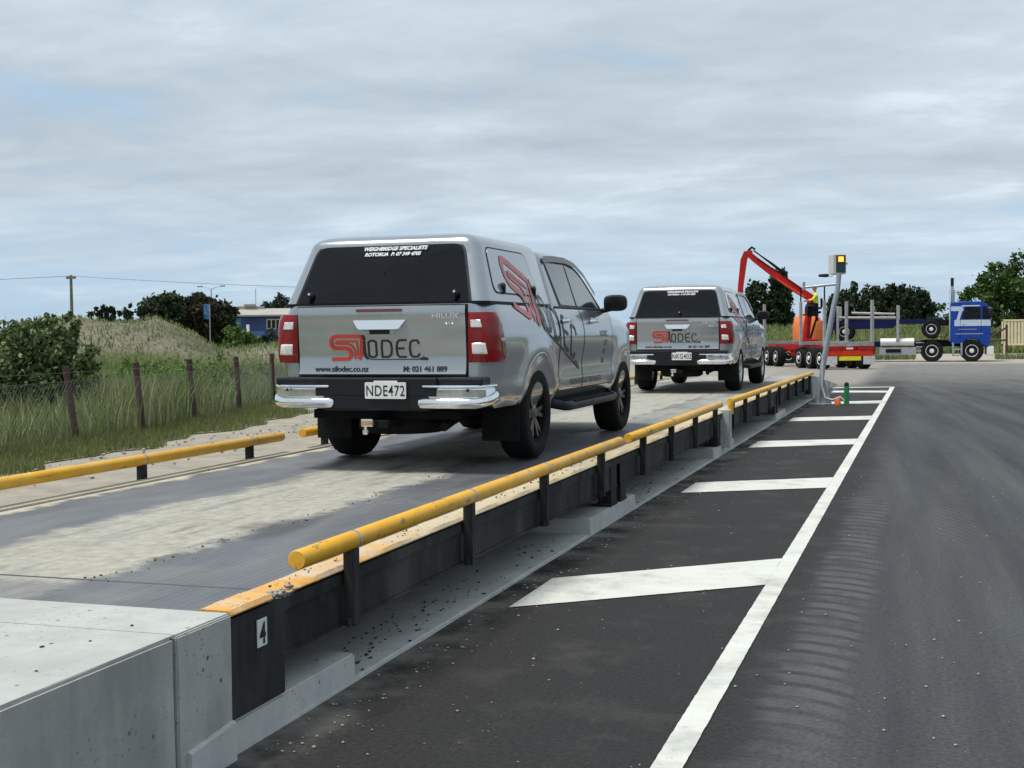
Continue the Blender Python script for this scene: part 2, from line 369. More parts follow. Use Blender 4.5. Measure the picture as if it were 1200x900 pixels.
def wramp(fac,stops):
    x=wn('ShaderNodeValToRGB'); e=x.color_ramp.elements
    while len(e)<len(stops): e.new(.5)
    for i,(p_,c) in enumerate(stops): e[i].position=p_; e[i].color=(c[0],c[1],c[2],1) if isinstance(c,tuple) else (c,c,c,1)
    L(fac,x.inputs[0]); return x.outputs[0]
def wmix(fac,a,b,mode='MIX'):
    x=wn('ShaderNodeMix',data_type='RGBA',blend_type=mode)
    for i,v in ((0,fac),(6,a),(7,b)):
        if hasattr(v,'node'): L(v,x.inputs[i])
        elif i==0: x.inputs[0].default_value=v
        else: x.inputs[i].default_value=(v[0],v[1],v[2],1)
    return x.outputs[2]
CS=10.
n1=wnoise(.55,7,.58,(.55,1,1),.5,R(14)); n2=wnoise(2.1,9,.60,(.85,1,1),.3,R(8),(3,1,0)); n3=wnoise(.3,5,.55,(.6,1,1),.3,R(30),(9,2,0))
shade=wramp(wm('ADD',wm('MULTIPLY',n1,.62),wm('MULTIPLY',n2,.38)),[(.36,(.315*CS,.375*CS,.43*CS)),(.47,(.38*CS,.445*CS,.50*CS)),(.54,(.43*CS,.50*CS,.555*CS)),(.64,(.56*CS,.64*CS,.69*CS))])
blue=(.31*CS,.47*CS,.65*CS)
cover=wramp(wm('ADD',wm('MULTIPLY',n3,.5),wm('MULTIPLY',n2,.5)),[(.38,0.35),(.47,1)])
hz=wramp(sp.outputs['Z'],[(.0,.35),(.05,.6),(.11,1)])
cov=wm('MULTIPLY',cover,hz)
skyc=wmix(.75,sky.outputs[0],blue)
col=wmix(cov,skyc,shade)
L(col,bg.inputs['Color'])
SC.view_settings.view_transform='Standard'; SC.view_settings.look='None'; SC.view_settings.exposure=.52; SC.view_settings.gamma=1
SC.render.engine='CYCLES'

# ------------------------------------------------------------------ ground
def sheet(name,pts,z,m,label=None):
    o=MB().add([(x,y,z) for x,y in pts],[tuple(range(len(pts)))]).build(name,m); o['kind']='structure'; return o
sheet('ground',[(-4000,-600),(4000,-600),(4000,6000),(-4000,6000)],-.03,M['field'])
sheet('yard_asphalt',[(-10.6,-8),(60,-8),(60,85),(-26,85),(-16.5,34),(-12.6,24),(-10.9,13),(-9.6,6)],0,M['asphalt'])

def bump_(X,Y,cx,cy,rx,ry,h,pw=2):
    d=np.sqrt(((X-cx)/rx)**2+((Y-cy)/ry)**2); return h*np.exp(-d**pw)
def hash_noise(X,Y,s,seed):
    rs=np.random.RandomState(seed); out=0
    for k in range(9):
        a=rs.rand()*6.28; fr=s*(.6+rs.rand()*1.6); out=out+np.sin((X*np.cos(a)+Y*np.sin(a))*fr+rs.rand()*6.28)
    return out/9
def ter_h(X,Y):
    X=np.asarray(X,float); Y=np.asarray(Y,float)
    e=-9.9-np.maximum(0,Y-10)*.15-np.maximum(0,Y-22)*.25        # field edge
    d=np.clip((e-X)/3,0,1)
    h=.02*d+.05*d*hash_noise(X,Y,1.3,1)
    ridge=bump_(X,Y,-39.5,45.5,8,5,1.75,4)+bump_(X,Y,-34.6,48.6,4.2,3.2,.95,2.6)+bump_(X,Y,-32.6,50.4,1.9,2.3,1.25,2.6)
    h=h+ridge*(1+.10*hash_noise(X,Y,.9,2)+.05*hash_noise(X,Y,2.6,5))
    h=h+bump_(X,Y,-27.3,54,5.2,3,1.12,4)*(1+.08*hash_noise(X,Y,1.1,8))
    h=h+bump_(X,Y,-24,30,6,7,.35)*d
    return h
def edge_x(Y): return -9.9-max(0,Y-10)*.15-max(0,Y-22)*.25+.18*math.sin(Y*1.7)+.12*math.sin(Y*4.1)
nx,ny=150,150
V=[];F=[]
for j in range(ny):
    Y=2+108*(j/(ny-1))**1.35; x0=edge_x(Y)
    for i in range(nx):
        t=i/(nx-1); V.append((x0-t**1.35*85,Y,0))
V=np.array(V); V[:,2]=ter_h(V[:,0],V[:,1])+.012
for j in range(ny-1):
    for i in range(nx-1): a=j*nx+i; F.append((a,a+nx,a+nx+1,a+1))
o=npmesh('terrain',V,F,M['terrain'],smooth=True); o['kind']='structure'

# painted line and hatch bars
def par(name,p,z=.006):
    rs=random.Random(int(p[0][1]*10)); A=[];B=[]
    # long edges run p0->p3/p1->p2 for the line, p0->p1/p3->p2 for the bars
    if abs(p[2][1]-p[1][1])>5: e0,e1=(p[0],p[3]),(p[1],p[2])
    else: e0,e1=(p[0],p[1]),(p[3],p[2])
    L_=math.hypot(e0[1][0]-e0[0][0],e0[1][1]-e0[0][1]); n=max(4,int(L_/.05))
    for i in range(n+1):
        t=i/n
        for E_,O in ((e0,A),(e1,B)):
            O.append((E_[0][0]+(E_[1][0]-E_[0][0])*t+rs.uniform(-.0014,.0014),E_[0][1]+(E_[1][1]-E_[0][1])*t+rs.uniform(-.003,.003),z))
    o=MB().add(A+B,[(i,i+1,n+1+i+1,n+1+i) for i in range(n)]).build(name,M['paint']); o['kind']='structure'; return o
par('lane_edge_line',[(-.96,-4),(-.845,-4),(-.845,36.4),(-.96,36.4)],.006)
for a,b_,c,d in ((6.95,7.86,8.0,8.96),(12.37,13.24,13.11,14.04),(17.36,18.4,18.16,19.1),(22.52,23.5,23.18,24.2),(27.7,28.6,28.3,29.4),(33.0,34.0,33.1,34.1)):
    o=par('hatch_bar',[(-2.31,a),(-.962,c),(-.962,d),(-2.31,b_)],.0055)
par('end_line',[(-2.5,35.5),(-.962,36.1),(-.962,36.5),(-2.5,35.9)],.0055)

# ------------------------------------------------------------------ weighbridge
D=.55; XR,XL=-2.49,-5.42; Y0,Y1=4.18,29.7
def rough_box(name,x0,x1,y0,y1,z0,z1,m,amp=.004,sub=.12,kind='structure',bev=.012,parent=None):
    o=MB().bb(x0,x1,y0,y1,z0,z1).build(name,m,parent)
    me=o.data; bm=bmesh.new(); bm.from_mesh(me)
    bmesh.ops.bevel(bm,geom=bm.edges[:],offset=bev,segments=2,affect='EDGES')
    for ax,(a,b) in enumerate(((x0,x1),(y0,y1),(z0,z1))):
        n=int(min(60,(b-a)/sub))
        for i in range(1,n):
            c=[0,0,0]; c[ax]=a+(b-a)*i/n; nn=[0,0,0]; nn[ax]=1
            bmesh.ops.bisect_plane(bm,geom=bm.verts[:]+bm.edges[:]+bm.faces[:],plane_co=c,plane_no=nn)
    for v in bm.verts:
        x,y,z=v.co; k=math.sin(y*7.3+z*5)+math.sin(y*17+x*9)+.6*math.sin(z*31+y*23)
        v.co.x+=k*amp*.4; v.co.z+=k*amp*.25*(1 if z>z0+.02 else 0)
    bm.to_mesh(me); bm.free(); me.polygons.foreach_set('use_smooth',[True]*len(me.polygons)); me.set_sharp_from_angle(angle=R(50))
    if kind: o['kind']=kind
    return o
slab=rough_box('foundation_slab',-5.5,-2.5,4.19,31.5,-.1,.022,M['conc_slab'],.004,.5)
wb=empty('weighbridge',(0,0,0),label='long low weighbridge deck with black side beams under the two silver utes',cat='weighbridge')
# entry ramp
ramp=empty('concrete_ramp',(0,0,0),label='pale concrete entry ramp block at the near end of the weighbridge',cat='ramp')
rough_box('ramp_body',-5.6,XR,-6,3.80,-.1,D+.004,M['conc_wall'],.004,.16,None,.010,ramp)
rough_box('ramp_end',-5.6,XR+.004,3.81,4.172,-.1,D+.002,M['conc_wall'],.002,.2,None,.006,ramp)
mb=MB(); mb.bb(-5.59,XR-.012,-6,3.81,D+.0,D+.007); mb.bb(-5.59,XR-.010,3.816,4.17,D+.0,D+.007)
mb.build('top_screed',M['conc_top'],ramp)
mb=MB()
mb.add([(-2.47,3.86,-.05),(-2.47,4.168,-.05),(-2.47,4.168,.145),(-2.47,3.86,.12),(-2.495,3.86,-.05),(-2.495,4.168,-.05),(-2.495,4.168,.155),(-2.495,3.86,.13)],[(0,1,2,3),(7,6,5,4),(3,2,6,7),(0,3,7,4),(1,5,6,2)])
mb.build('footing',M['conc_slab'],ramp)
ex=empty('exit_ramp',(0,0,0),label='pale concrete exit ramp sloping down from the far end of the weighbridge',cat='ramp')
MB().add([(XL,Y1+.03,-.05),(XR,Y1+.03,-.05),(XR,Y1+.03,D),(XL,Y1+.03,D),(XL,38,-.05),(XR,38,-.05),(XR,38,.012),(XL,38,.012)],[(3,2,1,0),(4,5,6,7),(0,1,5,4),(1,2,6,5),(2,3,7,6),(3,0,4,7)]).build('ramp_body',M['conc_top'],ex)
# plinths under the load cells
for i,(a,b_,lab) in enumerate(((4.185,5.28,'low concrete footing against the near ramp below the number plate'),(9.55,11.2,'concrete load cell plinth below the first gap in the yellow rail'),
                           (15.6,17.3,'concrete load cell plinth under the white pier'),(22.4,24.0,'farthest concrete load cell plinth, past the white pier'))):
    o=rough_box('plinth',-3.3,XR-.012,a,b_,.0,.135,M['conc_slab'],.006,.15,None,.01); tag(o,lab,'plinth','concrete plinths under the weighbridge')
# deck
MB().bb(XL,-2.60,Y0,Y1,D-.06,D-.021).build('deck_slab',M['edge'],wb)
MB().bb(-2.62,XR-.008,Y0+.01,Y1,D-.075,D-.02-.002).build('edge_angle',M['beam'],wb)
MB().bb(XL,-2.65,Y0,Y1,D-.02,D).build('deck_plate',M['deck'],wb)
def edge_strip(x0,x1,out):
    bm=bmesh.new(); rs=random.Random(3); vs=[]; n=420
    mb=MB(); rings=[]
    for i in range(n+1):
        y=Y0+(Y1-Y0)*(i/n)**1.6
        chip=0
        if out>0 and 4.50<y<4.72: chip=.05*math.sin((y-4.5)/.22*math.pi)
        if out>0 and rs.random()<.08: chip+=.010*rs.random()
        z=D+.012+.004*math.sin(y*9)+.003*rs.random()
        rings.append([(x0,y,D-.02-chip*.5),(x1-chip,y,D-.008-chip*.6),(x1+.002-chip,y,D-.002-chip*.5),(x1-.012-chip*1.1,y,z-.002-chip*.5),(x0+.03,y,z),(x0+.004,y,D+.004)])
    mb.rings(rings); return mb
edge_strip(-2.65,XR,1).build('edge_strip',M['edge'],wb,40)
mb=MB(); mb.bb(XL-.01,XL+.10,Y0,Y1,D-.03,D+.014); mb.build('edge_strip',m_concrete('pale_kerb',(.45,.41,.32),.3),wb)
mods=[(4.20,10.52),(10.62,16.22),(16.50,22.5),(22.6,29.6)]
for X0,s in ((XR-.035,1),(XL+.035,-1)):
    for a,b_ in mods:
        mb=MB(); mb.bb(X0-.012,X0+.012,a,b_,.30,D-.03); mb.bb(X0-.06,X0+.022,a,b_,D-.055,D-.032); mb.bb(X0-.06,X0+.02,a,b_,.285,.302)
        mb.build('side_beam',M['beam'],wb)
        for y in (a+.12,b_-.12):
            q=MB(); q.bb(X0-.10,X0+.016,y-.09,y+.09,.16,.284); q.bb(X0-.12,X0+.02,y-.12,y+.12,.137,.16); q.bb(X0-.08,X0+.018,y-.12,y-.1,.284,D-.06); q.build('load_cell_foot',M['beam'],wb)
mb=MB(); mb.bb(XR-.05,XR-.006,4.178,4.60,.14,D-.05); mb.build('end_plate',M['beam'],wb,bevel=.003)
mb=MB(); mb.bb(-5.3,-2.9,Y0,Y1,.30,D-.03); mb.build('cross_beams',M['beam'],wb)
# number plate "4"
def text_mesh(body,size,place,mat,name,parent=None,offset=0,shear=0,extrude=0,spacing=1,align='CENTER',thick=.0015,sx=1,cell=None):
    """built-in font laid out flat, then every vertex sent through place(u,v,w)"""
    cu=bpy.data.curves.new('t','FONT'); cu.body=body; cu.size=size; cu.offset=offset; cu.shear=shear; cu.align_x=align; cu.space_character=spacing; cu.resolution_u=4
    to=bpy.data.objects.new('t',cu); COL.objects.link(to)
    me=bpy.data.meshes.new_from_object(to.evaluated_get(bpy.context.evaluated_depsgraph_get())); bpy.data.objects.remove(to)
    bm=bmesh.new(); bm.from_mesh(me)
    if cell:
        bmesh.ops.triangulate(bm,faces=bm.faces[:])
    for v in bm.verts: v.co=Vector(place(v.co.x*sx,v.co.y,thick))
    bm.to_mesh(me); bm.free(); me.materials.clear(); me.materials.append(mat); me.name=name
    o=bpy.data.objects.new(name,me); COL.objects.link(o)
    if parent: o.parent=parent
    return o
npl=MB().bb(XR-.004,XR+.002,4.37,4.445,.375,.485).build('number_plate',M['plate_white'],wb,bevel=.002)
text_mesh('4',.115,lambda u_,v_,w_:(XR+.0035,4.408+u_,.389+v_),M['decal_black'],'number',npl,offset=.004,sx=.8)
# rails and posts
def rail_run(X,ya,yb,posts,s,z=.675,zend=None,drop=False):
    ze=zend or z
    pts=[(X,ya,z),(X,yb,ze)]
    rr=.041
    mb=MB(); mb.tube([(X,ya,z),(X,ya+.004,z),(X,yb-.004,ze),(X,yb,ze)],[rr-.003,rr,rr,rr-.003],20)
    if drop: mb.tube([(X,ya+.03,z),(X,ya+.03,z-.17)],rr-.002,18)
    rl=mb.build('rail',M['yellow'],wb,50)
    for y in posts:
        zz=z+(ze-z)*(y-ya)/(yb-ya); MB().tube([(X,y+.012,zz),(X,y+.034,zz)],rr+.0022,20).build('rail_band',M['galv'],rl,50)
    for y in posts:
        zz=z+(ze-z)*(y-ya)/(yb-ya)
        q=MB(); q.bb(X-.028,X+.028,y-.028,y+.028,.29 if s>0 else .33,zz-.036); q.bb(X-.004,X+.012,y-.05,y+.05,.29,.33)
        q.build('rail_post',M['beam'],wb,bevel=.003)
rail_run(-2.462,4.65,10.42,[5.17,6.72,8.20,9.78],1)
rail_run(-2.462,10.74,15.88,[11.35,12.7,14.1,15.5],1)
rail_run(-2.462,16.74,29.3,[16.95,18.2,19.6,21.1,22.6,24.1,25.6,27.1,28.6],1,.67,.62,True)
rail_run(-5.45,3.0,10.05,[4.9,6.3,7.94,9.49],-1,.70)
rail_run(-5.45,10.45,15.9,[10.9,12.4,14.0,15.5],-1,.70)
rail_run(-5.45,16.6,29.3,[17,19.5,22,24.5,27,29],-1,.70)
# white pier
q=rough_box('pier',-2.63,-2.40,16.27,16.45,.1,D+.03,M['conc_top'],.002,.1,None,.008); tag(q,'pale concrete pier standing between two lengths of yellow rail','pier')
# crumbs of dirt on slab, ramp and deck edge
def crumbs(name,n,fn,smin,smax,m,lab,flat=.6,seed=5):
    rs=np.random.RandomState(seed); V=[];F=[]
    for i in range(n):
        x,y,z=fn(rs); s=smin+(smax-smin)*rs.rand()**2.5; b=len(V)
        for k in range(6):
            d=[(1,0,0),(-1,0,0),(0,1,0),(0,-1,0),(0,0,1),(0,0,-1)][k]
            j=.6+.8*rs.rand(3); V.append((x+d[0]*s*j[0]+s*.4*(rs.rand()-.5),y+d[1]*s*j[1]*1.3,z+d[2]*s*flat*j[2]))
        for q in ((0,2,4),(2,1,4),(1,3,4),(3,0,4),(2,0,5),(1,2,5),(3,1,5),(0,3,5)): F.append(tuple(b+a for a in q))
    o=npmesh(name,V,F,m); tag(o,lab,'dirt',kind='stuff')
clod=pbr('dirt_clod',(.05,.042,.032),.95,var=.5,vs=30)
pale=pbr('pale_stone',(.33,.31,.27),.9,var=.3,vs=30)
def slabpt(rs):
    c=[(5.6,.25),(7.4,.35),(8.7,.3),(12.3,.5),(5.2,.15),(6.3,.4)][rs.randint(6)]
    if rs.rand()<.35: return (-2.52-.5*rs.rand(),4.8+16*rs.rand(),.026)
    return (-2.56-.28*rs.rand(),c[0]+c[1]*rs.randn(),.026)
crumbs('slab_crumbs',420,slabpt,.002,.014,clod,'dark crumbs of dirt scattered on the concrete slab')
crumbs('ramp_crumbs',55,lambda rs:(-2.55-1.6*rs.rand(),2.9+1.2*rs.rand(),D+.009),.0012,.009,clod,'small dark dirt specks on the concrete entry ramp',seed=8)
crumbs('deck_crumbs',260,lambda rs:((-3.4+.05*rs.randn(),4.6+9*rs.rand()**1.5,D+.003) if rs.rand()<.55 else (-2.57+.035*rs.randn(),4.5+6*rs.rand(),D+.018)),.002,.010,clod,'dried mud crumbs along the weighbridge deck',seed=9)
crumbs('edge_rubble',40,lambda rs:(-2.535+.035*rs.rand(),4.50+.22*rs.rand(),D-.022+.03*rs.rand()),.006,.022,pale,'broken pale concrete rubble on the chipped deck corner',seed=11)
crumbs('asphalt_gravel',1500,lambda rs:((-2.46+abs(rs.randn())*.16,4.3+22*rs.rand()**1.3,.004) if rs.rand()<.65 else (-2.4+4.2*rs.rand(),4.4+14*rs.rand()**1.3,.004)),.0015,.011,pale,'loose grit and small stones on the asphalt',seed=12)
crumbs('yard_stones',500,lambda rs:(-10.2-.9*rs.randn()*.5+.2-(lambda y:0)(0),8+14*rs.rand(),.02),.008,.035,pale,'pale stones along the grass verge',seed=13)

# ------------------------------------------------------------------ utes
def interp(tab,x):
    if x<=tab[0][0]: return tab[0][1]
    for (a,fa),(b,fb) in zip(tab,tab[1:]):
        if x<=b:
            t=(x-a)/(b-a); return fa+(fb-fa)*t
    return tab[-1][1]
PROF=[(.46,.835),(.50,.862),(.55,.885),(.62,.893),(.70,.893),(.80,.899),(.92,.912),(1.0,.915),(1.06,.913),(1.10,.905),(1.16,.893),(1.22,.872),(1.26,.850),(1.285,.838)]
WB=3.085
def sideX(y,z):
    x=interp(PROF,z)
    if .55<y<2.6:
        k=min(1,(y-.55)/.25,(2.6-y)/.25); x-=.014*k*math.exp(-((z-.78)/.13)**2)
    for yc in (0,WB):
        d=math.hypot(y-yc,z-.40); 
        x+=.022*math.exp(-((d-.50)/.10)**2)*(1 if z<1.05 else max(0,1-(z-1.05)/.12))
    if y<-.88: t=min(1,(-.88-y)/.27); x-=.13*(1-math.sqrt(max(0,1-t*t)))
    if y>3.05: t=min(1,(y-3.05)/.93); x-=.30*t**2.6
    return x
def topZ(y): return interp([(-1.15,1.272),(.6,1.272),(2.3,1.275),(2.6,1.265),(3.0,1.245),(3.4,1.21),(3.7,1.15),(3.88,1.06),(3.98,.93)],y)
def canX(z): return .842-(z-1.285)*.285
def anyX(y,z): return sideX(y,z) if z<1.272 else canX(z)+.004
def bool_cut(o,cutters):
    for c in cutters:
        m=o.modifiers.new('c','BOOLEAN'); m.operation='DIFFERENCE'; m.object=c; m.solver='EXACT'
        try: m.material_mode='TRANSFER'
        except Exception: pass
    bpy.context.view_layer.update()
    me=bpy.data.meshes.new_from_object(o.evaluated_get(bpy.context.evaluated_depsgraph_get()))
    o.modifiers.clear(); o.data=me
    for c in cutters: bpy.data.objects.remove(c)
    me.polygons.foreach_set('use_smooth',[True]*len(me.polygons)); me.set_sharp_from_angle(angle=R(32))
def ribbon(path,wd,place,closed=False):
    """flat stroke: path of (u,v); returns MB with mitred quads"""
    mb=MB(); P=[Vector((a,b)) for a,b in path]; n=len(P); L_=[];R_=[]
    for i in range(n):
        a=P[(i-1)%n] if (i>0 or closed) else P[i]; b=P[(i+1)%n] if (i<n-1 or closed) else P[i]
        d1=(P[i]-a).normalized() if (P[i]-a).length>1e-9 else (b-P[i]).normalized()
        d2=(b-P[i]).normalized() if (b-P[i]).length>1e-9 else d1
        t=(d1+d2).normalized() if (d1+d2).length>1e-6 else d1
        nn=Vector((-t.y,t.x)); c=max(.5,nn.dot(Vector((-d1.y,d1.x))))
        L_.append(P[i]+nn*wd/2/c); R_.append(P[i]-nn*wd/2/c)
    vs=[place(q.x,q.y) for q in L_]+[place(q.x,q.y) for q in R_]; fs=[]
    for i in range(n if closed else n-1):
        k=(i+1)%n; fs.append((i,k,n+k,n+i))
    return mb.add(vs,fs)
def densify(path,step):
    out=[]
    for (a,b),(c,d) in zip(path,path[1:]):
        n=max(1,int(math.hypot(c-a,d-b)/step))
        for i in range(n): out.append((a+(c-a)*i/n,b+(d-b)*i/n))
    out.append(path[-1]); return out
def rpoly(pts,rad,n=5):
    """round the corners of a closed polygon"""
    out=[]; N=len(pts)
    for i,p in enumerate(pts):
        p=Vector(p); a=Vector(pts[i-1]); b=Vector(pts[(i+1)%N]); rr=rad[i] if isinstance(rad,(list,tuple)) else rad
        da=(a-p).normalized()*min(rr,(a-p).length*.48); db=(b-p).normalized()*min(rr,(b-p).length*.48)
        for k in range(n+1):
            t=k/n; q=(p+da)*(1-t)**2+p*2*t*(1-t)+(p+db)*t*t; out.append((q.x,q.y))
    return out
def join_mb(*ms):
    o=MB()
    for m in ms:
        b=len(o.v); o.v+=m.v; o.f+=[tuple(b+i for i in f) for f in m.f]; o.m+=m.m
    return o
# logo strokes in a box 615 units wide, 145 high (y down)
def logo(place,parent,red,black,w_=1.0):
    P=lambda x,y:place((x-385)/615,(885-y)/615)
    def strokes(paths,wd,m,name,eps=0):
        mb=join_mb(*[ribbon(densify([( (x-385)/615,(885-y)/615) for x,y in pa],.03),wd/615,lambda a,b:place(a,b,eps)) for pa in paths])
        return mb.build(name,m,parent)
    S=[(592,752),(560,748),(430,748),(405,755),(395,775),(398,800),(412,815),(430,818),(490,818),(512,826),(522,845),(518,866),(504,878),(480,880),(398,880)]
    S2=[(560,778),(440,778),(428,784),(430,790),(440,792),(500,792),(528,803),(545,830),(546,880)]
    I=[(592,752),(590,800),(584,850),(570,882)]
    I2=[(560,778),(562,800),(562,860)]
    strokes([S],21*w_,red,'logo_red'); strokes([S2],12*w_,red,'logo_red',.0008)
    strokes([I],24*w_,red,'logo_red',.0004); strokes([I2],9*w_,red,'logo_red',.0012)
    Lp=[(596,742),(604,760),(606,830),(612,862),(628,878),(660,882),(975,882)]
    O=[(642,775),(668,775),(680,786),(682,855),(672,868),(646,868),(634,858),(632,786),(642,775)]
    Dp=[(718,775),(755,775),(772,788),(778,820),(772,855),(755,868),(718,868),(714,820),(718,775)]
    E_=[(870,773),(826,773),(812,785),(806,820),(812,858),(826,868),(868,868)]; E2=[(808,820),(855,820)]
    C=[(946,795),(936,775),(908,775),(894,786),(888,820),(894,858),(908,868),(936,868),(948,850)]
    strokes([Lp[:5]],18*w_,black,'logo_black',.0004); strokes([Lp[4:]],6*w_,black,'logo_black',.0004)
    strokes([O,Dp,E_,E2,C],12*w_,black,'logo_black',.0006)
    strokes([[(965,872),(990,878)],[(950,879),(1000,881)]],13*w_,black,'logo_black',.001)
    return
def make_wheel(name,parent,x,y,z,s,rim_m,r_=.385,wdt=.262):
    """s=+1 outer face towards +x"""
    e=empty(name,(x,y,z)); e.parent=parent
    if s<0: e.rotation_euler=(0,0,math.pi)
    h=wdt/2
    prof=[(-h*.80,.235),(-h*.97,.262),(-h,.31),(-h*.95,.352),(-h*.80,.375),(-h*.5,.383),(0,.386),(h*.5,.383),(h*.80,.375),(h*.95,.352),(h,.31),(h*.97,.262),(h*.80,.235)]
    mb=MB(); n=96; rs=[]
    for hh,rr in prof:
        ring=[]
        for k in range(n):
            a=2*math.pi*k/n; rq=rr*r_/.386
            if rr>.36 and (k//2+(0 if abs(hh)<h*.6 else 1))%2==0 and abs(hh)>.02: rq-=.008
            ring.append((hh,rq*math.cos(a),rq*math.sin(a)))
        rs.append(ring)
    mb.rings(rs,True,False); mb.build('tyre',M['rubber'],e,35)
    k=r_/.386
    mb=MB(); mb.lathe([(-h*.7,.2*k),(-h*.7,.243*k),(h*.78,.243*k),(h*.86,.240*k),(h*.86,.228*k),(h*.70,.222*k),(h*.10,.215*k),(h*.05,.1*k),(h*.05,.01)],40)
    b=MB()
    rim=mb.build('rim',M['underbody'] if rim_m is M['alloy_dark'] else rim_m,e,35)
    sp=MB(); ns=6
    for i in range(ns):
        a=2*math.pi*i/ns
        for da in (-.13,.13):
            a0=a+da*.8; a1=a+da*1.35
            for q0,q1,w0,w1,d0,d1 in ((.05,.232,.020,.016,.62,.74),):
                v=[]
                for rr,ww,dd,aa in ((q0*k,w0,d0,a0),(q1*k,w1,d1,a1)):
                    c,s_=math.cos(aa),math.sin(aa)
                    for e1,e2 in ((-1,0),(1,0),(1,1),(-1,1)):
                        v.append((h*dd-(.03 if e2==0 else 0),c*rr-s_*ww*e1,s_*rr+c*ww*e1))
                sp.add(v,[(0,1,2,3),(7,6,5,4),(0,4,5,1),(1,5,6,2),(2,6,7,3),(3,7,4,0)])
    sp.build('spokes',rim_m,rim,30)
    sp=MB(); sp.lathe([(h*.3,.001),(h*.3,.075*k),(h*.66,.068*k),(h*.70,.04*k),(h*.76,.035*k),(h*.78,.001)],24); sp.build('hub_cap',rim_m,rim,35)
    d=MB(); d.lathe([(h*.02,.01),(h*.02,.16),(h*.08,.16),(h*.08,.01)],28); d.build('brake_disc',M['galv'],e,35)
    return e
def ring_plan(X,y0,y1,r0,r1,z,bow=0,n=7,rake=None,sag=0):
    """rounded rectangle in plan, rear corner radius r0, front r1; bow pushes the front centre forward"""
    pts=[]
    def arc(cx,cy,rr,a0,a1):
        for i in range(n):
            a=a0+(a1-a0)*i/(n-1); pts.append([cx+rr*math.cos(a),cy+rr*math.sin(a)])
    arc(X-r0,y0+r0,r0,-math.pi/2,0); arc(X-r1,y1-r1,r1,0,math.pi/2)
    m=8
    for i in range(1,m): t=i/m; pts.append([(X-r1)*(1-2*t),y1])
    arc(-X+r1,y1-r1,r1,math.pi/2,math.pi); arc(-X+r0,y0+r0,r0,math.pi,1.5*math.pi)
    for i in range(1,m): t=i/m; pts.append([(-X+r0)*(1-2*t),y0])
    out=[]
    for x,y in pts:
        yy=y
        if y>(y0+y1)/2: yy=y+bow*(1-(x/X)**2)
        out.append((x,yy,z+sag*(1-(x/max(X,.01))**2)))
    return out
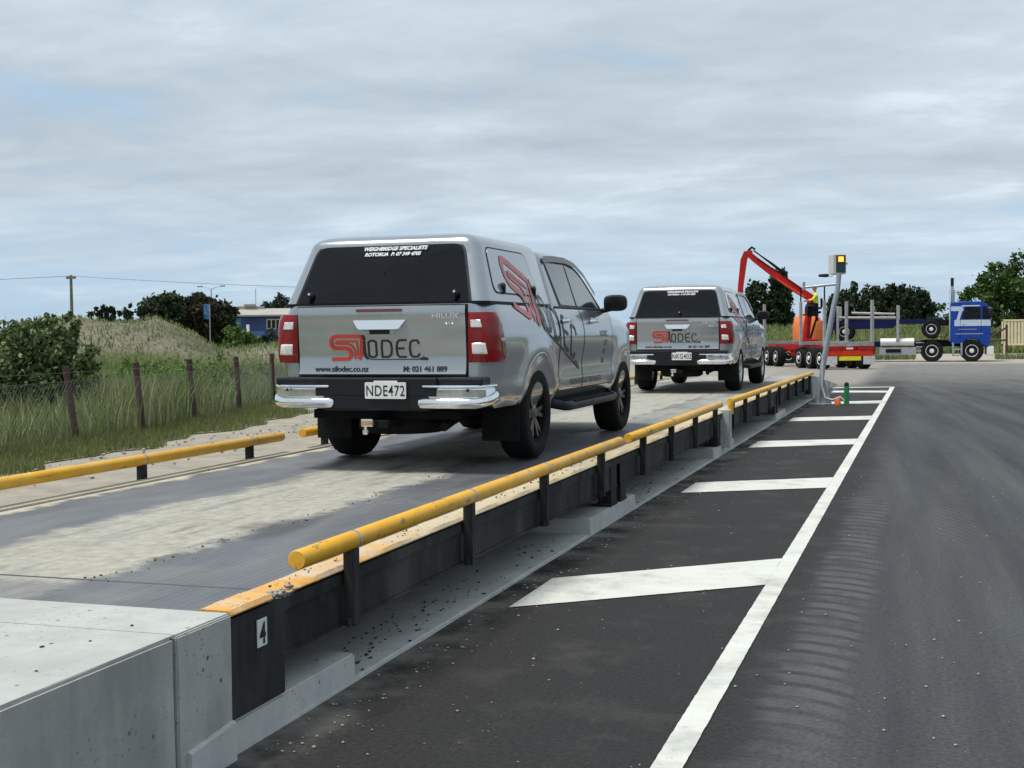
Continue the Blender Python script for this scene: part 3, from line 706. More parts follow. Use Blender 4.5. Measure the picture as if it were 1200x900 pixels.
def make_ute(loc,label,variant):
    t=empty('ute',loc,label=label,cat='ute',group='silver utes on the weighbridge')
    # --- lower body: loft + wheel arch cuts
    ys=[-1.15,-1.14,-1.12,-1.08,-1.03,-.97,-.9,-.8,-.7]+[-.6+.06*i for i in range(20)]+[.65+.15*i for i in range(13)]+[2.5+.06*i for i in range(20)]+[3.72,3.78,3.84,3.89,3.93,3.96,3.98]
    rings=[]
    NS=26
    for y in ys:
        zt=topZ(y); zb=.48 if y>-1.0 else .48+min(.10,(-1.0-y)*.8); side=[]
        for i in range(NS):
            f_=i/(NS-1); z=zb+(zt-zb)*f_; x=sideX(y,z)
            if y>2.3:   # bonnet edge rounding
                d=zt-z; 
                if d<.16: x-=.13*(1-d/.16)**2
            side.append((x,z))
        top=[]; xe=side[-1][0]; crown=interp([(2.3,.0),(2.7,.035),(3.5,.045),(3.9,.05)],y)
        for i in range(1,14):
            q=1-i/7; x=xe*q; top.append((x,zt+crown*(1-q*q)+ (.012*math.exp(-((abs(q)-.62)/.12)**2) if y>2.5 else 0)))
        ring=[(x,y,z) for x,z in side]+[(x,y,z) for x,z in top]+[(-x,y,z) for x,z in side[::-1]]
        ring+=[(-side[0][0]*.5,y,side[0][1]+.0),(side[0][0]*.5,y,side[0][1])]
        rings.append(ring)
    mb=MB(); mb.rings(rings)
    body=mb.build('body',[M['silver'],M['underbody']],t,32)
    cut=[]
    for yc in (0,WB):
        for s in (1,-1):
            c=MB(); c.lathe([(s*.50,.468),(s*1.2,.468)],56,c=(0,yc,.405)); cut.append(c.build('c',[M['underbody']]))
            c=MB(); c.bb(min(s*.50,s*1.2),max(s*.50,s*1.2),yc-.43,yc+.44,.2,.47); cut.append(c.build('c',[M['underbody']]))
    bool_cut(body,cut)
    for p_ in body.data.polygons:
        c_=p_.center
        for yc in (0,WB):
            d_=math.hypot(c_.y-yc,c_.z-.405); nd=(p_.normal.y*(yc-c_.y)+p_.normal.z*(.405-c_.z))/max(d_,1e-6)
            if (d_<.475 and abs(nd)>.6 and abs(p_.normal.x)<.5) or (d_<.60 and abs(c_.x)<.52 and abs(p_.normal.x)>.8): p_.material_index=1
        if abs(p_.normal.z)>.9 and c_.z<.6: p_.material_index=1
    # wheel arch lips
    for yc in (0,WB):
        for s in (1,-1):
            path=[(yc+.476*math.cos(a),.405+.476*math.sin(a)) for a in [math.pi*i/24 for i in range(25)]]
            MB().tube([(s*(anyX(y,z)-.006),y,z) for y,z in path],.011,8).build('arch_lip',M['silver'],body,60)
    # --- canopy
    def can_ring(z,X,y0,y1,r0,sag=0): return ring_plan(X,y0,y1,r0,.06,z,0,7,None,sag)
    def ry(z): return -1.135+(z-1.285)*.42
    rs=[can_ring(1.288,.842,ry(1.288),.57,.10)]
    for z in (1.40,1.52,1.64,1.70): rs.append(can_ring(z,canX(z),ry(z),.57,.10))
    for z,X,dy in ((1.735,.708,.005),(1.765,.690,.018),(1.79,.662,.042),(1.808,.62,.085)): rs.append(can_ring(z,X,ry(1.70)+dy,.57-dy*.5,.09))
    for z,X,dy in ((1.822,.55,.17),(1.838,.42,.30),(1.848,.25,.45),(1.852,.08,.6)): rs.append(can_ring(z,X,ry(1.70)+dy,.57-dy*.6,.05))
    can=MB().rings(rs).build('canopy',M['silver'],t,35)
    MB().rings([can_ring(1.268,.850,-1.145,.575,.10),can_ring(1.290,.852,-1.150,.575,.10)]).build('canopy_seal',M['black_plastic'],can,40)
    MB().rings([ring_plan(canX(1.30)-.035,.50,.66,.05,.05,1.29),ring_plan(canX(1.70)-.035,.50,.66,.05,.05,1.70)]).build('gap_seal',M['black_plastic'],can,40)
    # canopy rear window
    yo=lambda z:ry(z)
    def rear(px,pz,off): return (px,yo(pz)-off,pz+off*.35)
    fr=rpoly([(-.735,1.262),(.735,1.262),(.612,1.752),(-.612,1.752)],[.03,.03,.10,.10])
    gl=rpoly([(-.715,1.275),(.715,1.275),(.597,1.738),(-.597,1.738)],[.03,.03,.09,.09])
    MB().prism(fr,lambda a,b:rear(a,b,-.02),lambda a,b:rear(a,b,.006)).build('window_frame',M['black_plastic'],can,30)
    # gently bulged glass
    mb=MB(); C0=(0,1.5); lay=[]
    for k in range(6):
        q=1-k/5*.985
        lay.append([rear(C0[0]+(a-C0[0])*q,C0[1]+(b-C0[1])*q,.007+.022*(1-q*q)) for a,b in gl])
    mb.rings(lay,True,False); rg=mb.build('rear_window',M['glass_dark'],can,60)
    def rtext(body,size,cx,cz,shear,sx=1,m=None,off=.006):
        return text_mesh(body,size,lambda a,b,c:rear(cx+a,cz+b,.032),m or M['decal_white'],'lettering',rg,offset=off*size/.06*.35,shear=shear,sx=sx)
    rtext('WEIGHBRIDGE SPECIALISTS',.040,.055,1.683,.3,1.07)
    rtext('ROTORUA  P: 07 349 4705',.038,.040,1.640,.3,1.07)
    for lx in ((-.60,.60) if variant==1 else (.03,)):
        q=MB(); q.lathe([(0,.03),(.02,.03),(.035,.02)],16,'y'); 
        for i,v in enumerate(q.v): q.v[i]=(v[0]+lx,yo(1.345)-.022-v[1],v[2]+1.345)
        q.bb(lx-.012,lx+.012,yo(1.345)-.068,yo(1.345)-.04,1.30,1.355)
        q.build('window_latch',M['black_plastic'],rg,35)
        MB().tube([(lx,yo(1.36)-.055,1.362),(lx,yo(1.36)-.065,1.362)],.009,12).build('window_latch',M['chrome'],rg,35)
    # canopy side windows
    for s in (1,-1):
        pl=lambda a,b,c=0,s=s:(s*(canX(b)+c),a,b)
        o1=rpoly([(-.90,1.352),(.30,1.345),(.16,1.715),(-.82,1.715)],[.09,.07,.09,.07]); o2=rpoly([(-.885,1.365),(.283,1.358),(.149,1.703),(-.807,1.703)],[.08,.06,.08,.06])
        fr_=MB().prism(o1,lambda a,b:pl(a,b,-.01),lambda a,b:pl(a,b,.004)).build('side_window_seal',M['black_plastic'],can,30)
        MB().prism(o2,lambda a,b:pl(a,b,-.01),lambda a,b:pl(a,b,.0065)).build('side_window',M['silver_flat'],fr_,30)
        for ly in (-.68,.12):
            q=MB(); q.lathe([(0,.03),(.022,.028),(.03,.015)],14,'x'); q.bb(.012,.03,-.012,.012,-.055,-.01)
            q.v=[(s*(canX(1.41)+.006+v[0]),ly+v[1],1.41+v[2]) for v in q.v]; q.build('window_latch',M['black_plastic'],fr_,35)
    # --- cab
    def cab_side(z): return .845-(z-1.26)*.30
    def rc(z): return .60+.02*(z-1.26)
    def fc(z): return 2.60-(z-1.25)*1.95
    rs=[]
    for z in (1.24,1.30,1.45,1.60,1.69): rs.append(ring_plan(cab_side(z),rc(z),fc(z)-.12,.05,.10,z,.12))
    for z,dx,dy in ((1.725,.006,.005),(1.75,.03,.03),(1.768,.075,.08)): rs.append(ring_plan(cab_side(1.72)-dx,.62+dy,fc(z)-.12-dy*.6,.05,.10,z,.11))
    for z,X,dy in ((1.782,.55,.14),(1.795,.36,.26),(1.80,.08,.42)): rs.append(ring_plan(X,.62+dy,fc(1.768)-.12-dy,.05,.04,z,.06))
    cab=MB().rings(rs).build('cab_shell',M['silver'],t,32)
    def cs(s): return lambda a,b,c=0:(s*(cab_side(b)+c),a,b)
    for s in (1,-1):
        pl=cs(s)
        # black surround with both panes in it
        sur=rpoly([(.84,1.272),(2.36,1.262),(2.22,1.37),(1.92,1.595),(1.70,1.675),(1.40,1.702),(.72,1.69)],[.03,.03,.1,.12,.1,.1,.06])
        MB().prism(sur,lambda a,b:pl(a,b,-.01),lambda a,b:pl(a,b,.004)).build('window_surround',M['black_plastic'],cab,30)
        p1=rpoly([(.885,1.295),(1.385,1.29),(1.355,1.672),(.755,1.665)],[.03,.02,.02,.04]); MB().prism(p1,lambda a,b:pl(a,b,-.01),lambda a,b:pl(a,b,.0065)).build('rear_door_window',M['glass_side'],cab,30)
        p2=rpoly([(1.435,1.29),(2.22,1.282),(2.12,1.385),(1.86,1.575),(1.68,1.64),(1.40,1.672)],[.02,.02,.1,.1,.06,.02]); MB().prism(p2,lambda a,b:pl(a,b,-.01),lambda a,b:pl(a,b,.0065)).build('front_door_window',M['glass_side'],cab,30)
        # weather shield over the windows
        wp=[(.70,1.66),(.74,1.695),(1.05,1.712),(1.42,1.716),(1.72,1.685),(1.96,1.60),(2.2,1.42)]
        ws=ribbon(densify(wp,.06),.055,lambda a,b:pl(a,b,.02)); ws.v=[v for v in ws.v]
        ws.build('weather_shield',M['black_gloss'],cab,40)
    # windscreen
    wsn=[]
    n=12; vs=[];fs=[]
    for j,z in enumerate((1.30,1.40,1.5,1.6,1.70)):
        for i in range(n+1):
            q=(i/n*2-1)*.90; X=cab_side(z)-.02; vs.append((X*q,fc(z)-.12+.12*(1-q*q)+.012,z+.006))
    for j in range(4):
        for i in range(n): a=j*(n+1)+i; fs.append((a,a+1,a+n+2,a+n+1))
    MB().add(vs,fs).build('windscreen',M['glass_dark'],cab,60)
    # --- doors: panels 3 mm proud with dark shut lines, handles
    def door(name,y0,y1,s,z0=.535,cut=None):
        NY,NZ=14,16; vs=[];fs=[]
        for j in range(NZ+1):
            z=z0+(1.262-z0)*j/NZ
            for i in range(NY+1):
                a=y0
                if cut: 
                    dz=z-.405; dd=.50**2-dz*dz; a=max(y0,(math.sqrt(dd) if dd>0 else 0)); 
                y=a+(y1-a)*i/NY; vs.append((s*(sideX(y,z)+.003),y,z))
        for j in range(NZ):
            for i in range(NY): a=j*(NY+1)+i; fs.append((a,a+1,a+NY+2,a+NY+1))
        d=MB().add(vs,fs).build(name,M['silver'],t,60)
        rim=[vs[j*(NY+1)] for j in range(NZ+1)]+[vs[NZ*(NY+1)+i] for i in range(1,NY+1)]+[vs[j*(NY+1)+NY] for j in range(NZ-1,-1,-1)]+[vs[i] for i in range(NY-1,-1,-1)]
        path=[(v[1],v[2]) for v in rim]
        ribbon(path[:-1],.007,lambda a,b:(s*(sideX(a,b)+.0055),a,b),True).build('shut_line',M['black_plastic'],d)
        return d
    for s in (1,-1):
        d1=door('rear_door',.62,1.42,s,cut=True); d2=door('front_door',1.435,2.54,s)
        for d,y in ((d1,.80),(d2,1.76)):
            q=MB(); q.tube([(s*(sideX(y-.09,1.15)+.01),y-.09,1.145),(s*(sideX(y,1.15)+.045),y-.07,1.15),(s*(sideX(y,1.15)+.048),y+.07,1.15),(s*(sideX(y,1.15)+.01),y+.09,1.145)],.014,10); q.build('door_handle',M['chrome'],d,50)
            MB().rings([[(s*(sideX(y,1.145)+o_),y+r__*1.5*math.cos(a),1.145+r__*math.sin(a)) for a in [i*math.pi/8 for i in range(16)]] for r__,o_ in ((.045,.004),(.038,.0065))]).build('handle_recess',M['silver'],d,30)
        # belt moulding
        MB().tube([(s*(sideX(y,1.262)+.0),y,1.268) for y in [.66+.1*i for i in range(18)]],.011,8).build('belt_moulding',M['black_plastic'],t,60)
        # mirror
        q=MB(); q.tube([(s*.86,2.33,1.26),(s*.99,2.36,1.29)],.028,10); mr=q.build('mirror',M['black_plastic'],t,50)
        rs=[]
        for dy,sc in ((-.075,.80),(-.06,.97),(-.02,1),(.03,.92),(.07,.6),(.085,.2)):
            rs.append([(s*(.995+.118*sc*math.copysign(abs(math.cos(a))**.6,math.cos(a))),2.37+dy,1.335+.082*sc*math.copysign(abs(math.sin(a))**.6,math.sin(a))) for a in [i*math.pi/12 for i in range(24)]])
        MB().rings(rs).build('mirror_housing',M['black_plastic'],mr,40)
        # side step
        q=MB(); q.tube([(s*.83,.56,.43),(s*.93,.64,.405),(s*.95,.75,.40),(s*.95,2.35,.40),(s*.93,2.48,.405),(s*.83,2.58,.43)],.042,14)
        for y in (.95,1.6,2.2): q.tube([(s*.6,y,.46),(s*.95,y,.40)],.022,8)
        st=q.build('side_step',M['black_plastic'],t,50); MB().bb(min(s*.86,s*.985),max(s*.86,s*.985),.85,2.3,.430,.446).build('step_pad',M['rubber'],st,bevel=.004)
        # sill
        MB().bb(min(s*.70,s*.845),max(s*.70,s*.845),.50,2.62,.40,.482).build('sill',M['underbody'],t)
    # --- tailgate
    def tgy(z): return -1.176-.012*math.exp(-((z-1.20)/.06)**2)+.010*math.exp(-((z-.88)/.09)**2)-.008*math.exp(-((z-.745)/.02)**2)
    vs=[];fs=[]; NX=16; ZZ=[.732,.745,.76,.78,.82,.86,.9,.95,1.0,1.05,1.1,1.15,1.19,1.22,1.245,1.258,1.262]
    for z in ZZ:
        for i in range(NX+1):
            x=(-1+2*i/NX)*.690; vs.append((x,tgy(z)-.006+.010*(x/.69)**2+(.012 if z in(.732,1.262) else 0),z))
    for j in range(len(ZZ)-1):
        for i in range(NX): a=j*(NX+1)+i; fs.append((a,a+1,a+NX+2,a+NX+1))
    tg=MB().add(vs,fs).build('tailgate',M['silver'],t,60)
    MB().bb(-.703,.703,-1.156,-1.1512,.715,1.268).build('tailgate_gap',M['black_plastic'],tg)
    ty=lambda x,z,o:tgy(z)-.006+.010*(x/.69)**2-o
    # handle recess + chrome handle
    rc_=rpoly([(-.235,1.165),(.235,1.165),(.15,1.035),(-.15,1.035)],[.02,.02,.05,.05])
    MB().prism(rc_,lambda a,b:(a,ty(a,b,-.01),b),lambda a,b:(a,ty(a,b,.003),b)).build('handle_recess',M['silver'],tg,30)
    hp=rpoly([(-.225,1.155),(.225,1.155),(.172,1.085),(-.172,1.085)],[.01,.01,.02,.02])
    hd=MB().prism(hp,lambda a,b:(a,ty(a,b,0),b),lambda a,b:(a*.97,ty(a,b,.010+.030*(1.155-b)/.07),b)).build('tailgate_handle',M['chrome'],tg,30)
    MB().prism(rpoly([(-.15,1.082),(.15,1.082),(.125,1.048),(-.125,1.048)],.015),lambda a,b:(a,ty(a,b,0),b),lambda a,b:(a,ty(a,b,.006),b)).build('handle_slot',M['black_plastic'],hd,30)
    for q_ in (-1,1): MB().prism(rpoly([(q_*.15,1.082),(q_*.085,1.082),(q_*.085,1.05),(q_*.13,1.05)],.006),lambda a,b:(a,ty(a,b,0),b),lambda a,b:(a,ty(a,b,.008),b)).build('handle_trim',M['galv'],hd,30)
    MB().prism(rpoly([(-.19,1.218),(.19,1.218),(.19,1.240),(-.19,1.240)],.01),lambda a,b:(a,ty(a,b,0),b),lambda a,b:(a,ty(a,b,.008),b)).build('high_brake_light',M['dark_red_lens'],tg,30)
    logo(lambda u_,v_,e=0:(-.425+u_*.815,ty(0,.853+v_*.815,.004+e),.853+v_*.815),tg,M['decal_red'],M['decal_black'])
    tt=lambda cx,cz:(lambda a,b,c:(cx+a,ty(cx+a,cz+b,.004),cz+b))
    text_mesh('www.silodec.co.nz',.060,tt(-.325,.765),M['decal_black'],'lettering',tg,offset=.0016,sx=1.0)
    text_mesh('M: 021 461 889',.056,tt(.365,.765),M['decal_black'],'lettering',tg,offset=.0018,sx=1.0)
    text_mesh('HILUX',.052,tt(.535,1.165),M['badge'],'badge',tg,offset=.0012,sx=1.45)
    text_mesh('4x4',.040,tt(.56,1.118),M['badge'],'badge',tg,offset=.0012,sx=1.2,shear=.2)
    # --- tail lights: follow the corner
    def corner_pt(q,z):       # q 0..1 from the inner edge on the rear face to the front edge on the side
        a=.104; yc,xc=-1.045,.785
        yf=-1.03+.17*max(0,min(1,(1.20-z)/.30))
        Ltot=.10+.16+(yf+1.045+.001)
        d=q*Ltot
        if d<.10: return (.705+d,-1.166)
        d-=.10
        if d<.16: an=d/.16*math.pi/2; return (.80+.106*math.sin(an),-1.166+.121*(1-math.cos(an)))
        d-=.16
        return (.906+.006*d,-1.045+d)
    def tl_patch(name,q0,q1,z0,z1,off,m,parent,s,n=16,rad=.0):
        vs=[];fs=[]; NZ=8
        for j in range(NZ+1):
            for i in range(n+1):
                q=q0+(q1-q0)*i/n; z=z0+(z1-z0)*j/NZ
                x,y=corner_pt(q,z); x=x if z<1.1 else x-(z-1.1)*.16*min(1,q*2)
                e_=off*(1 if 0<i<n and 0<j<NZ else 0)
                # outward direction
                ox,oy=(0,-1) if q<.25 else ((.7,-.7) if q<.6 else (1,0))
                vs.append((s*(x+ox*e_),y+oy*e_,z))
        for j in range(NZ):
            for i in range(n): a=j*(n+1)+i; fs.append((a,a+1,a+n+2,a+n+1))
        return MB().add(vs,fs).build(name,m,parent,60)
    for s in (1,-1):
        tl=tl_patch('tail_light',0,1,.832,1.205,.014,M['red_lens'],t,s)
        tl_patch('reverse_lens',.06,.36,1.085,1.155,.020,M['clear_lens'],tl,s,8)
        tl_patch('indicator_lens',.06,.36,.885,.985,.020,M['clear_lens'],tl,s,8)
        tl_patch('side_marker',.66,.95,.86,1.03,.017,M['dark_red_lens'],tl,s,8)
        MB().bb(min(s*.6965,s*.7035),max(s*.6965,s*.7035),-1.172,-1.15,.83,1.21).build('lens_edge',M['black_plastic'],tl)
    # --- bumper
    q=MB(); q.bb(-.44,.44,-1.287,-1.10,.47,.60); bp=q.build('bumper',M['black_plastic'],t,bevel=.02)
    MB().bb(-.50,.50,-1.29,-1.12,.58,.722).build('bumper_recess',M['black_plastic'],bp,bevel=.012)
    MB().bb(-.85,.85,-1.262,-1.05,.662,.722).build('bumper_step',M['black_plastic'],bp,bevel=.015)
    for s in (1,-1):
        plan=[(.355,-1.278),(.40,-1.298),(.55,-1.298),(.70,-1.288),(.80,-1.265),(.862,-1.235),(.895,-1.175),(.905,-1.12),(.908,-1.09)]
        prof=[(.492,-.06),(.488,-.012),(.497,.004),(.525,.012),(.552,.010),(.564,.000),(.570,-.018),(.640,-.020),(.647,-.006),(.655,.0),(.664,-.003),(.670,-.02),(.668,-.06)]
        rs=[]
        for k,(x,y) in enumerate(plan):
            a=Vector(plan[max(0,k-1)]); b=Vector(plan[min(len(plan)-1,k+1)]); d_=(b-a).normalized(); nx_,ny_=d_.y,-d_.x
            if k==0: nx_,ny_=-.6,-.8
            lift=max(0,(k-4))*.012
            rs.append([(s*(x+nx_*o_),y+ny_*o_,z if z>.6 else z+lift) for z,o_ in prof])
        ch=MB(); ch.rings(rs,False,False); cb_=ch.build('bumper_corner',M['chrome'],bp,50)
        rs=[]
        for k,(x,y) in enumerate(plan[1:6]):
            rs.append([(s*x,y+.019,.577),(s*x,y+.0135,.580),(s*x,y+.0135,.628),(s*x,y+.019,.631)])
        MB().rings(rs).build('reflector_strip',M['reflector'],cb_)
        MB().bb(min(s*.45,s*.845),max(s*.45,s*.845),-1.22,-1.0,.50,.66).build('bumper_inner',M['black_plastic'],bp)
        for x in (.44,.74): MB().tube([(s*x,-1.282,.628),(s*x,-1.286,.628)],.011,12).build('parking_sensor',M['black_plastic'],bp)
        # mud flaps
        MB().bb(min(s*.57,s*.885),max(s*.57,s*.885),-.50,-.488,.19,.52).build('mud_flap',M['rubber'],t,bevel=.005)
    lp=MB().prism(rpoly([(-.072,.564),(.262,.564),(.262,.688),(-.072,.688)],.012),lambda a,b:(a,-1.302,b),lambda a,b:(a,-1.312,b)).build('licence_plate',M['plate_white'],bp,30)
    MB().bb(.0,.19,-1.309,-1.300,.686,.700).build('plate_lamp',M['plate_white'],lp)
    text_mesh('NDE472' if variant==1 else 'NKG402',.113,lambda a,b,c:(.095+a,-1.3135,.586+b),M['decal_black'],'lettering',lp,offset=.0010,sx=.76,spacing=1.08)
    # tow bar and underbody
    q=MB(); q.bb(-.07,.11,-1.30,-1.05,.34,.40); q.bb(-.6,.6,-1.12,-1.04,.40,.47); tb=q.build('tow_bar',M['underbody'],t,bevel=.005)
    MB().bb(-.085,.015,-1.37,-1.30,.355,.415).build('tow_tongue',M['chrome'],tb,bevel=.01)
    q=MB(); q.lathe([(.29,.001),(.292,.02),(.30,.024),(.325,.024),(.33,.014),(.35,.014),(.358,.022),(.375,.026),(.392,.022),(.40,.010),(.401,.001)],18,'z'); q.v=[(v[0]-.055,v[1]-1.345,v[2]+.005) for v in q.v]; q.build('tow_ball',M['chrome'],tb,50)
    q=MB(); q.bb(-.55,-.43,-1.05,3.5,.40,.50); q.bb(.43,.55,-1.05,3.5,.40,.50); q.bb(-.5,.5,.6,2.6,.36,.50); q.bb(-.5,.5,2.6,3.6,.32,.55); q.build('chassis',M['underbody'],t)
    q=MB(); q.tube([(-.68,0,.385),(.68,0,.385)],.05,12); q.lathe([(-.17,.05),(-.12,.13),(0,.165),(.12,.13),(.17,.05)],18,'x',c=(-.12,0,.385)); q.tube([(-.12,0,.40),(0,1.4,.42)],.04,10); q.build('rear_axle',M['underbody'],t,40)
    q=MB(); q.tube([(-.55,WB,.385),(.55,WB,.385)],.04,10); q.build('front_axle',M['underbody'],t,40)
    q=MB(); q.lathe([(.29,.10),(.27,.30),(.30,.36),(.42,.36),(.46,.30),(.46,.1)],28,'z',c=(-.02,-.68,0)) ; q.build('spare_tyre',M['rubber'],t,40)
    q=MB(); q.tube([(.40,-.35,.40),(.44,-.8,.37),(.5,-1.15,.345)],.034,12); q.tube([(.30,.45,.40),(.36,-.1,.40)],.09,14); q.build('exhaust',M['underbody'],t,40)
    # front end
    q=MB(); q.bb(-.55,.55,3.93,4.0,.66,.98); q.build('grille',M['black_gloss'],t,bevel=.02)
    q=MB(); q.bb(-.62,.62,3.86,4.04,.42,.62); q.build('front_bumper',M['silver'],t,bevel=.05)
    for s in (1,-1):
        rs=[[(s*(sideX(y,z)+.002-(.05 if y>3.8 else 0)),y,z) for z in (.84,.90,.96,1.0)] for y in (3.55,3.65,3.75,3.85,3.9)]
        MB().rings(rs,False,False).build('headlight',M['clear_lens'],t,60)
    # wheels
    rim=M['alloy_dark'] if variant==1 else M['alloy_silver']
    for y in (0,WB):
        for s in (1,-1): make_wheel('wheel',t,s*.772,y,.386,s,rim)
    # --- side graphics
    for s in (1,):
        e1=Vector((1.87,-.56)); e2=Vector((-.12,1.78)); end=Vector((1.31,.71))
        pl=lambda u_,v_,e=0:(lambda p_:(s*(anyX(p_.x,p_.y)+(.0075 if 1.34<p_.y else .0065)+e),p_.x,p_.y))(end+e1*(u_-1)+e2*v_)
        logo(pl,t,M['decal_red_faded'],M['decal_black'],.95)
        st=lambda cy,cz:(lambda a,b,c:(s*(sideX(cy+a,cz+b)+.006),cy+a,cz+b))
        for body_,sz,cy,cz in (('SILODEC',.075,2.16,1.01),('021',.075,2.26,.92),('461',.075,2.24,.83),('889',.075,2.22,.74)): text_mesh(body_,sz,st(cy,cz),M['decal_grey'],'lettering',t,offset=.001,cell=.02)
        text_mesh('WEIGHBRIDGE SPECIALISTS',.075,st(1.56,.575),M['decal_grey'],'lettering',t,offset=.001,cell=.02,sx=1.25)
    return t
make_ute((-3.954,10.047,D+.001),'nearer and larger silver ute, number plate NDE472, dark alloy wheels','u') if False else None
u1=make_ute((-3.954,10.047,D+.001),'nearer and larger silver ute on the weighbridge with dark wheels and plate NDE472',1)
u2=make_ute((-3.981,22.278,D+.001),'farther silver ute ahead on the weighbridge with bright silver wheels and one window latch',2)

# ------------------------------------------------------------------ plants
def unit(rs,n):
    v=rs.randn(n,3); return v/np.linalg.norm(v,axis=1)[:,None]
def leaves(rs,C,size,elong=1.6,droop=0):
    """one rhombic leaf (two triangles as a quad) at each centre"""
    n=len(C); a=unit(rs,n); a[:,2]-=droop; a/=np.linalg.norm(a,axis=1)[:,None]; b=np.cross(a,unit(rs,n)); b/=np.linalg.norm(b,axis=1)[:,None]
    s=size*(.6+.8*rs.rand(n))[:,None]
    V=np.stack([C-a*s*elong*.5,C+b*s*.5,C+a*s*elong*.5,C-b*s*.5],1).reshape(-1,3)
    return V,np.arange(4*n).reshape(n,4)
def crown_pts(rs,lobes,n,shell=.55,jit=.115):
    """points in clumps around each ellipsoid lobe"""
    w_=np.array([l[3]*l[4]*l[5] for l in lobes])**.67; w_/=w_.sum(); out=[]
    for l,q in zip(lobes,w_):
        m=int(n*q); nc=max(8,int(m/45)); c=unit(rs,nc)*(shell+(1-shell)*rs.rand(nc))[:,None]
        idx=rs.randint(nc,size=m); p=c[idx]+rs.randn(m,3)*jit
        p=p*np.array(l[3:6])+np.array(l[:3]); out.append(p)
    return np.concatenate(out)
def tree(name,loc,lobes,n,leaf,mat_,label,cat,group=None,trunk=.15,seed=1,limbs=6,droop=0,elong=1.6,bark='bark',trunk_top=None,zmin=None,shell=.55):
    rs=np.random.RandomState(seed); t=empty(name,loc,label=label,cat=cat,group=group)
    P=crown_pts(rs,lobes,n,shell,.115 if shell>.36 else .17)
    if zmin is not None: P=P[P[:,2]>zmin]
    V,F=leaves(rs,P,leaf,elong,droop); npmesh('crown',V,F,M[mat_],t)
    if trunk:
        mb=MB(); top=trunk_top or max(l[2] for l in lobes)*.8
        mb.tube([(0,0,-.2),(trunk*.3,0,top*.3),(-trunk*.2,trunk*.3,top*.65),(0,0,top)],[trunk,trunk*.75,trunk*.5,trunk*.2],9)
        for k in range(limbs):
            l=lobes[k%len(lobes)]; e=Vector(l[:3])+Vector((rs.randn()*l[3]*.4,rs.randn()*l[4]*.4,rs.rand()*l[5]*.4)); z0=top*(.25+.5*rs.rand())
            m_=Vector((e.x*.45,e.y*.45,(z0+e.z)/2+.05*top)); mb.tube([(0,0,z0),m_,e],[trunk*.4,trunk*.25,trunk*.08],6)
        mb.build('trunk',M[bark],t,60)
    return t
def grass(name,P,h,wid,m,label,lean=.35,seed=1,kind='grass',segs=2):
    rs=np.random.RandomState(seed); n=len(P); a=rs.rand(n)*6.283; d=np.stack([np.cos(a),np.sin(a),np.zeros(n)],1); 
    a2=rs.rand(n)*6.283; wv=np.stack([np.cos(a2),np.sin(a2),np.zeros(n)],1)*(wid*(.6+.8*rs.rand(n)))[:,None]/2
    hh=h*(.55+.7*rs.rand(n)) if np.isscalar(h) else h*(.6+.6*rs.rand(n)); up=np.array([0,0,1.])
    L=(lean*hh*(rs.rand(n)**.8))[:,None]
    p1=P+d*L*.28+up*(hh*.55)[:,None]; p2=P+d*L+up*hh[:,None]
    V=np.stack([P-wv,P+wv,p1+wv*.7,p1-wv*.7,p2],1).reshape(-1,3)
    b=np.arange(n)[:,None]*5
    F=np.concatenate([b+[0,1,2],b+[0,2,3],b+[3,2,4]],1).reshape(-1,3)
    o=npmesh(name,V,F,m); tag(o,label,kind,kind='stuff'); return o
def put(X,Y,dz=0): 
    return np.stack([X,Y,ter_h(X,Y)+dz],1)
rs=np.random.RandomState(4)
ex_=np.vectorize(edge_x)
def clump(X,Y,s,seed,thr): return hash_noise(X,Y,s,seed)>thr
FP=[(-11.62,13.55),(-11.87,15.69),(-12.12,17.72),(-12.62,20.05),(-13.07,22.41),(-14.28,26.0)]
def fenceX(Y):
    return np.interp(Y,[5,13.55,15.69,17.72,20.05,22.41,26,34],[-10.4,-11.62,-11.87,-12.12,-12.62,-13.07,-14.28,-17])
# short verge in front of the fence
n=60000; Y=9+22*rs.rand(n)**1.15; t_=rs.rand(n)**.8; X=ex_(Y)+.05-t_*(ex_(Y)-fenceX(Y)+1.2); 
grass('verge_grass',put(X,Y),.10+.20*t_**1.5,.016,M['blade_short'],'short green verge grass along the foot of the wire fence',seed=2)
# tall grass behind the fence
n=90000; Y=10.5+26*rs.rand(n)**1.15; X=fenceX(Y)+.05-rs.rand(n)**.9*14; k=(hash_noise(X,Y,.55,21)>-.18)|(rs.rand(n)<.35)
X,Y=X[k],Y[k]; hgt=(.38+.75*np.clip(hash_noise(X,Y,.55,22)+.35,0,1))
grass('tall_grass',put(X,Y),hgt,.022,M['blade_tall'],'tall yellow green grass standing behind the wire fence',.5,seed=3)
# dark green weeds
n=60000; Y=17+30*rs.rand(n); X=fenceX(Y)-2.2-rs.rand(n)*20; k=(hash_noise(X,Y,.30,31)>.02)&(ter_h(X,Y)<.75)&(Y<-.55*X+28); X,Y=X[k],Y[k]
grass('weeds',put(X,Y),.45+.45*np.clip(hash_noise(X,Y,.5,33)+.3,0,1),.05,M['blade_weed'],'dark green weeds in clumps before the dirt mounds',.6,seed=5,kind='weeds')
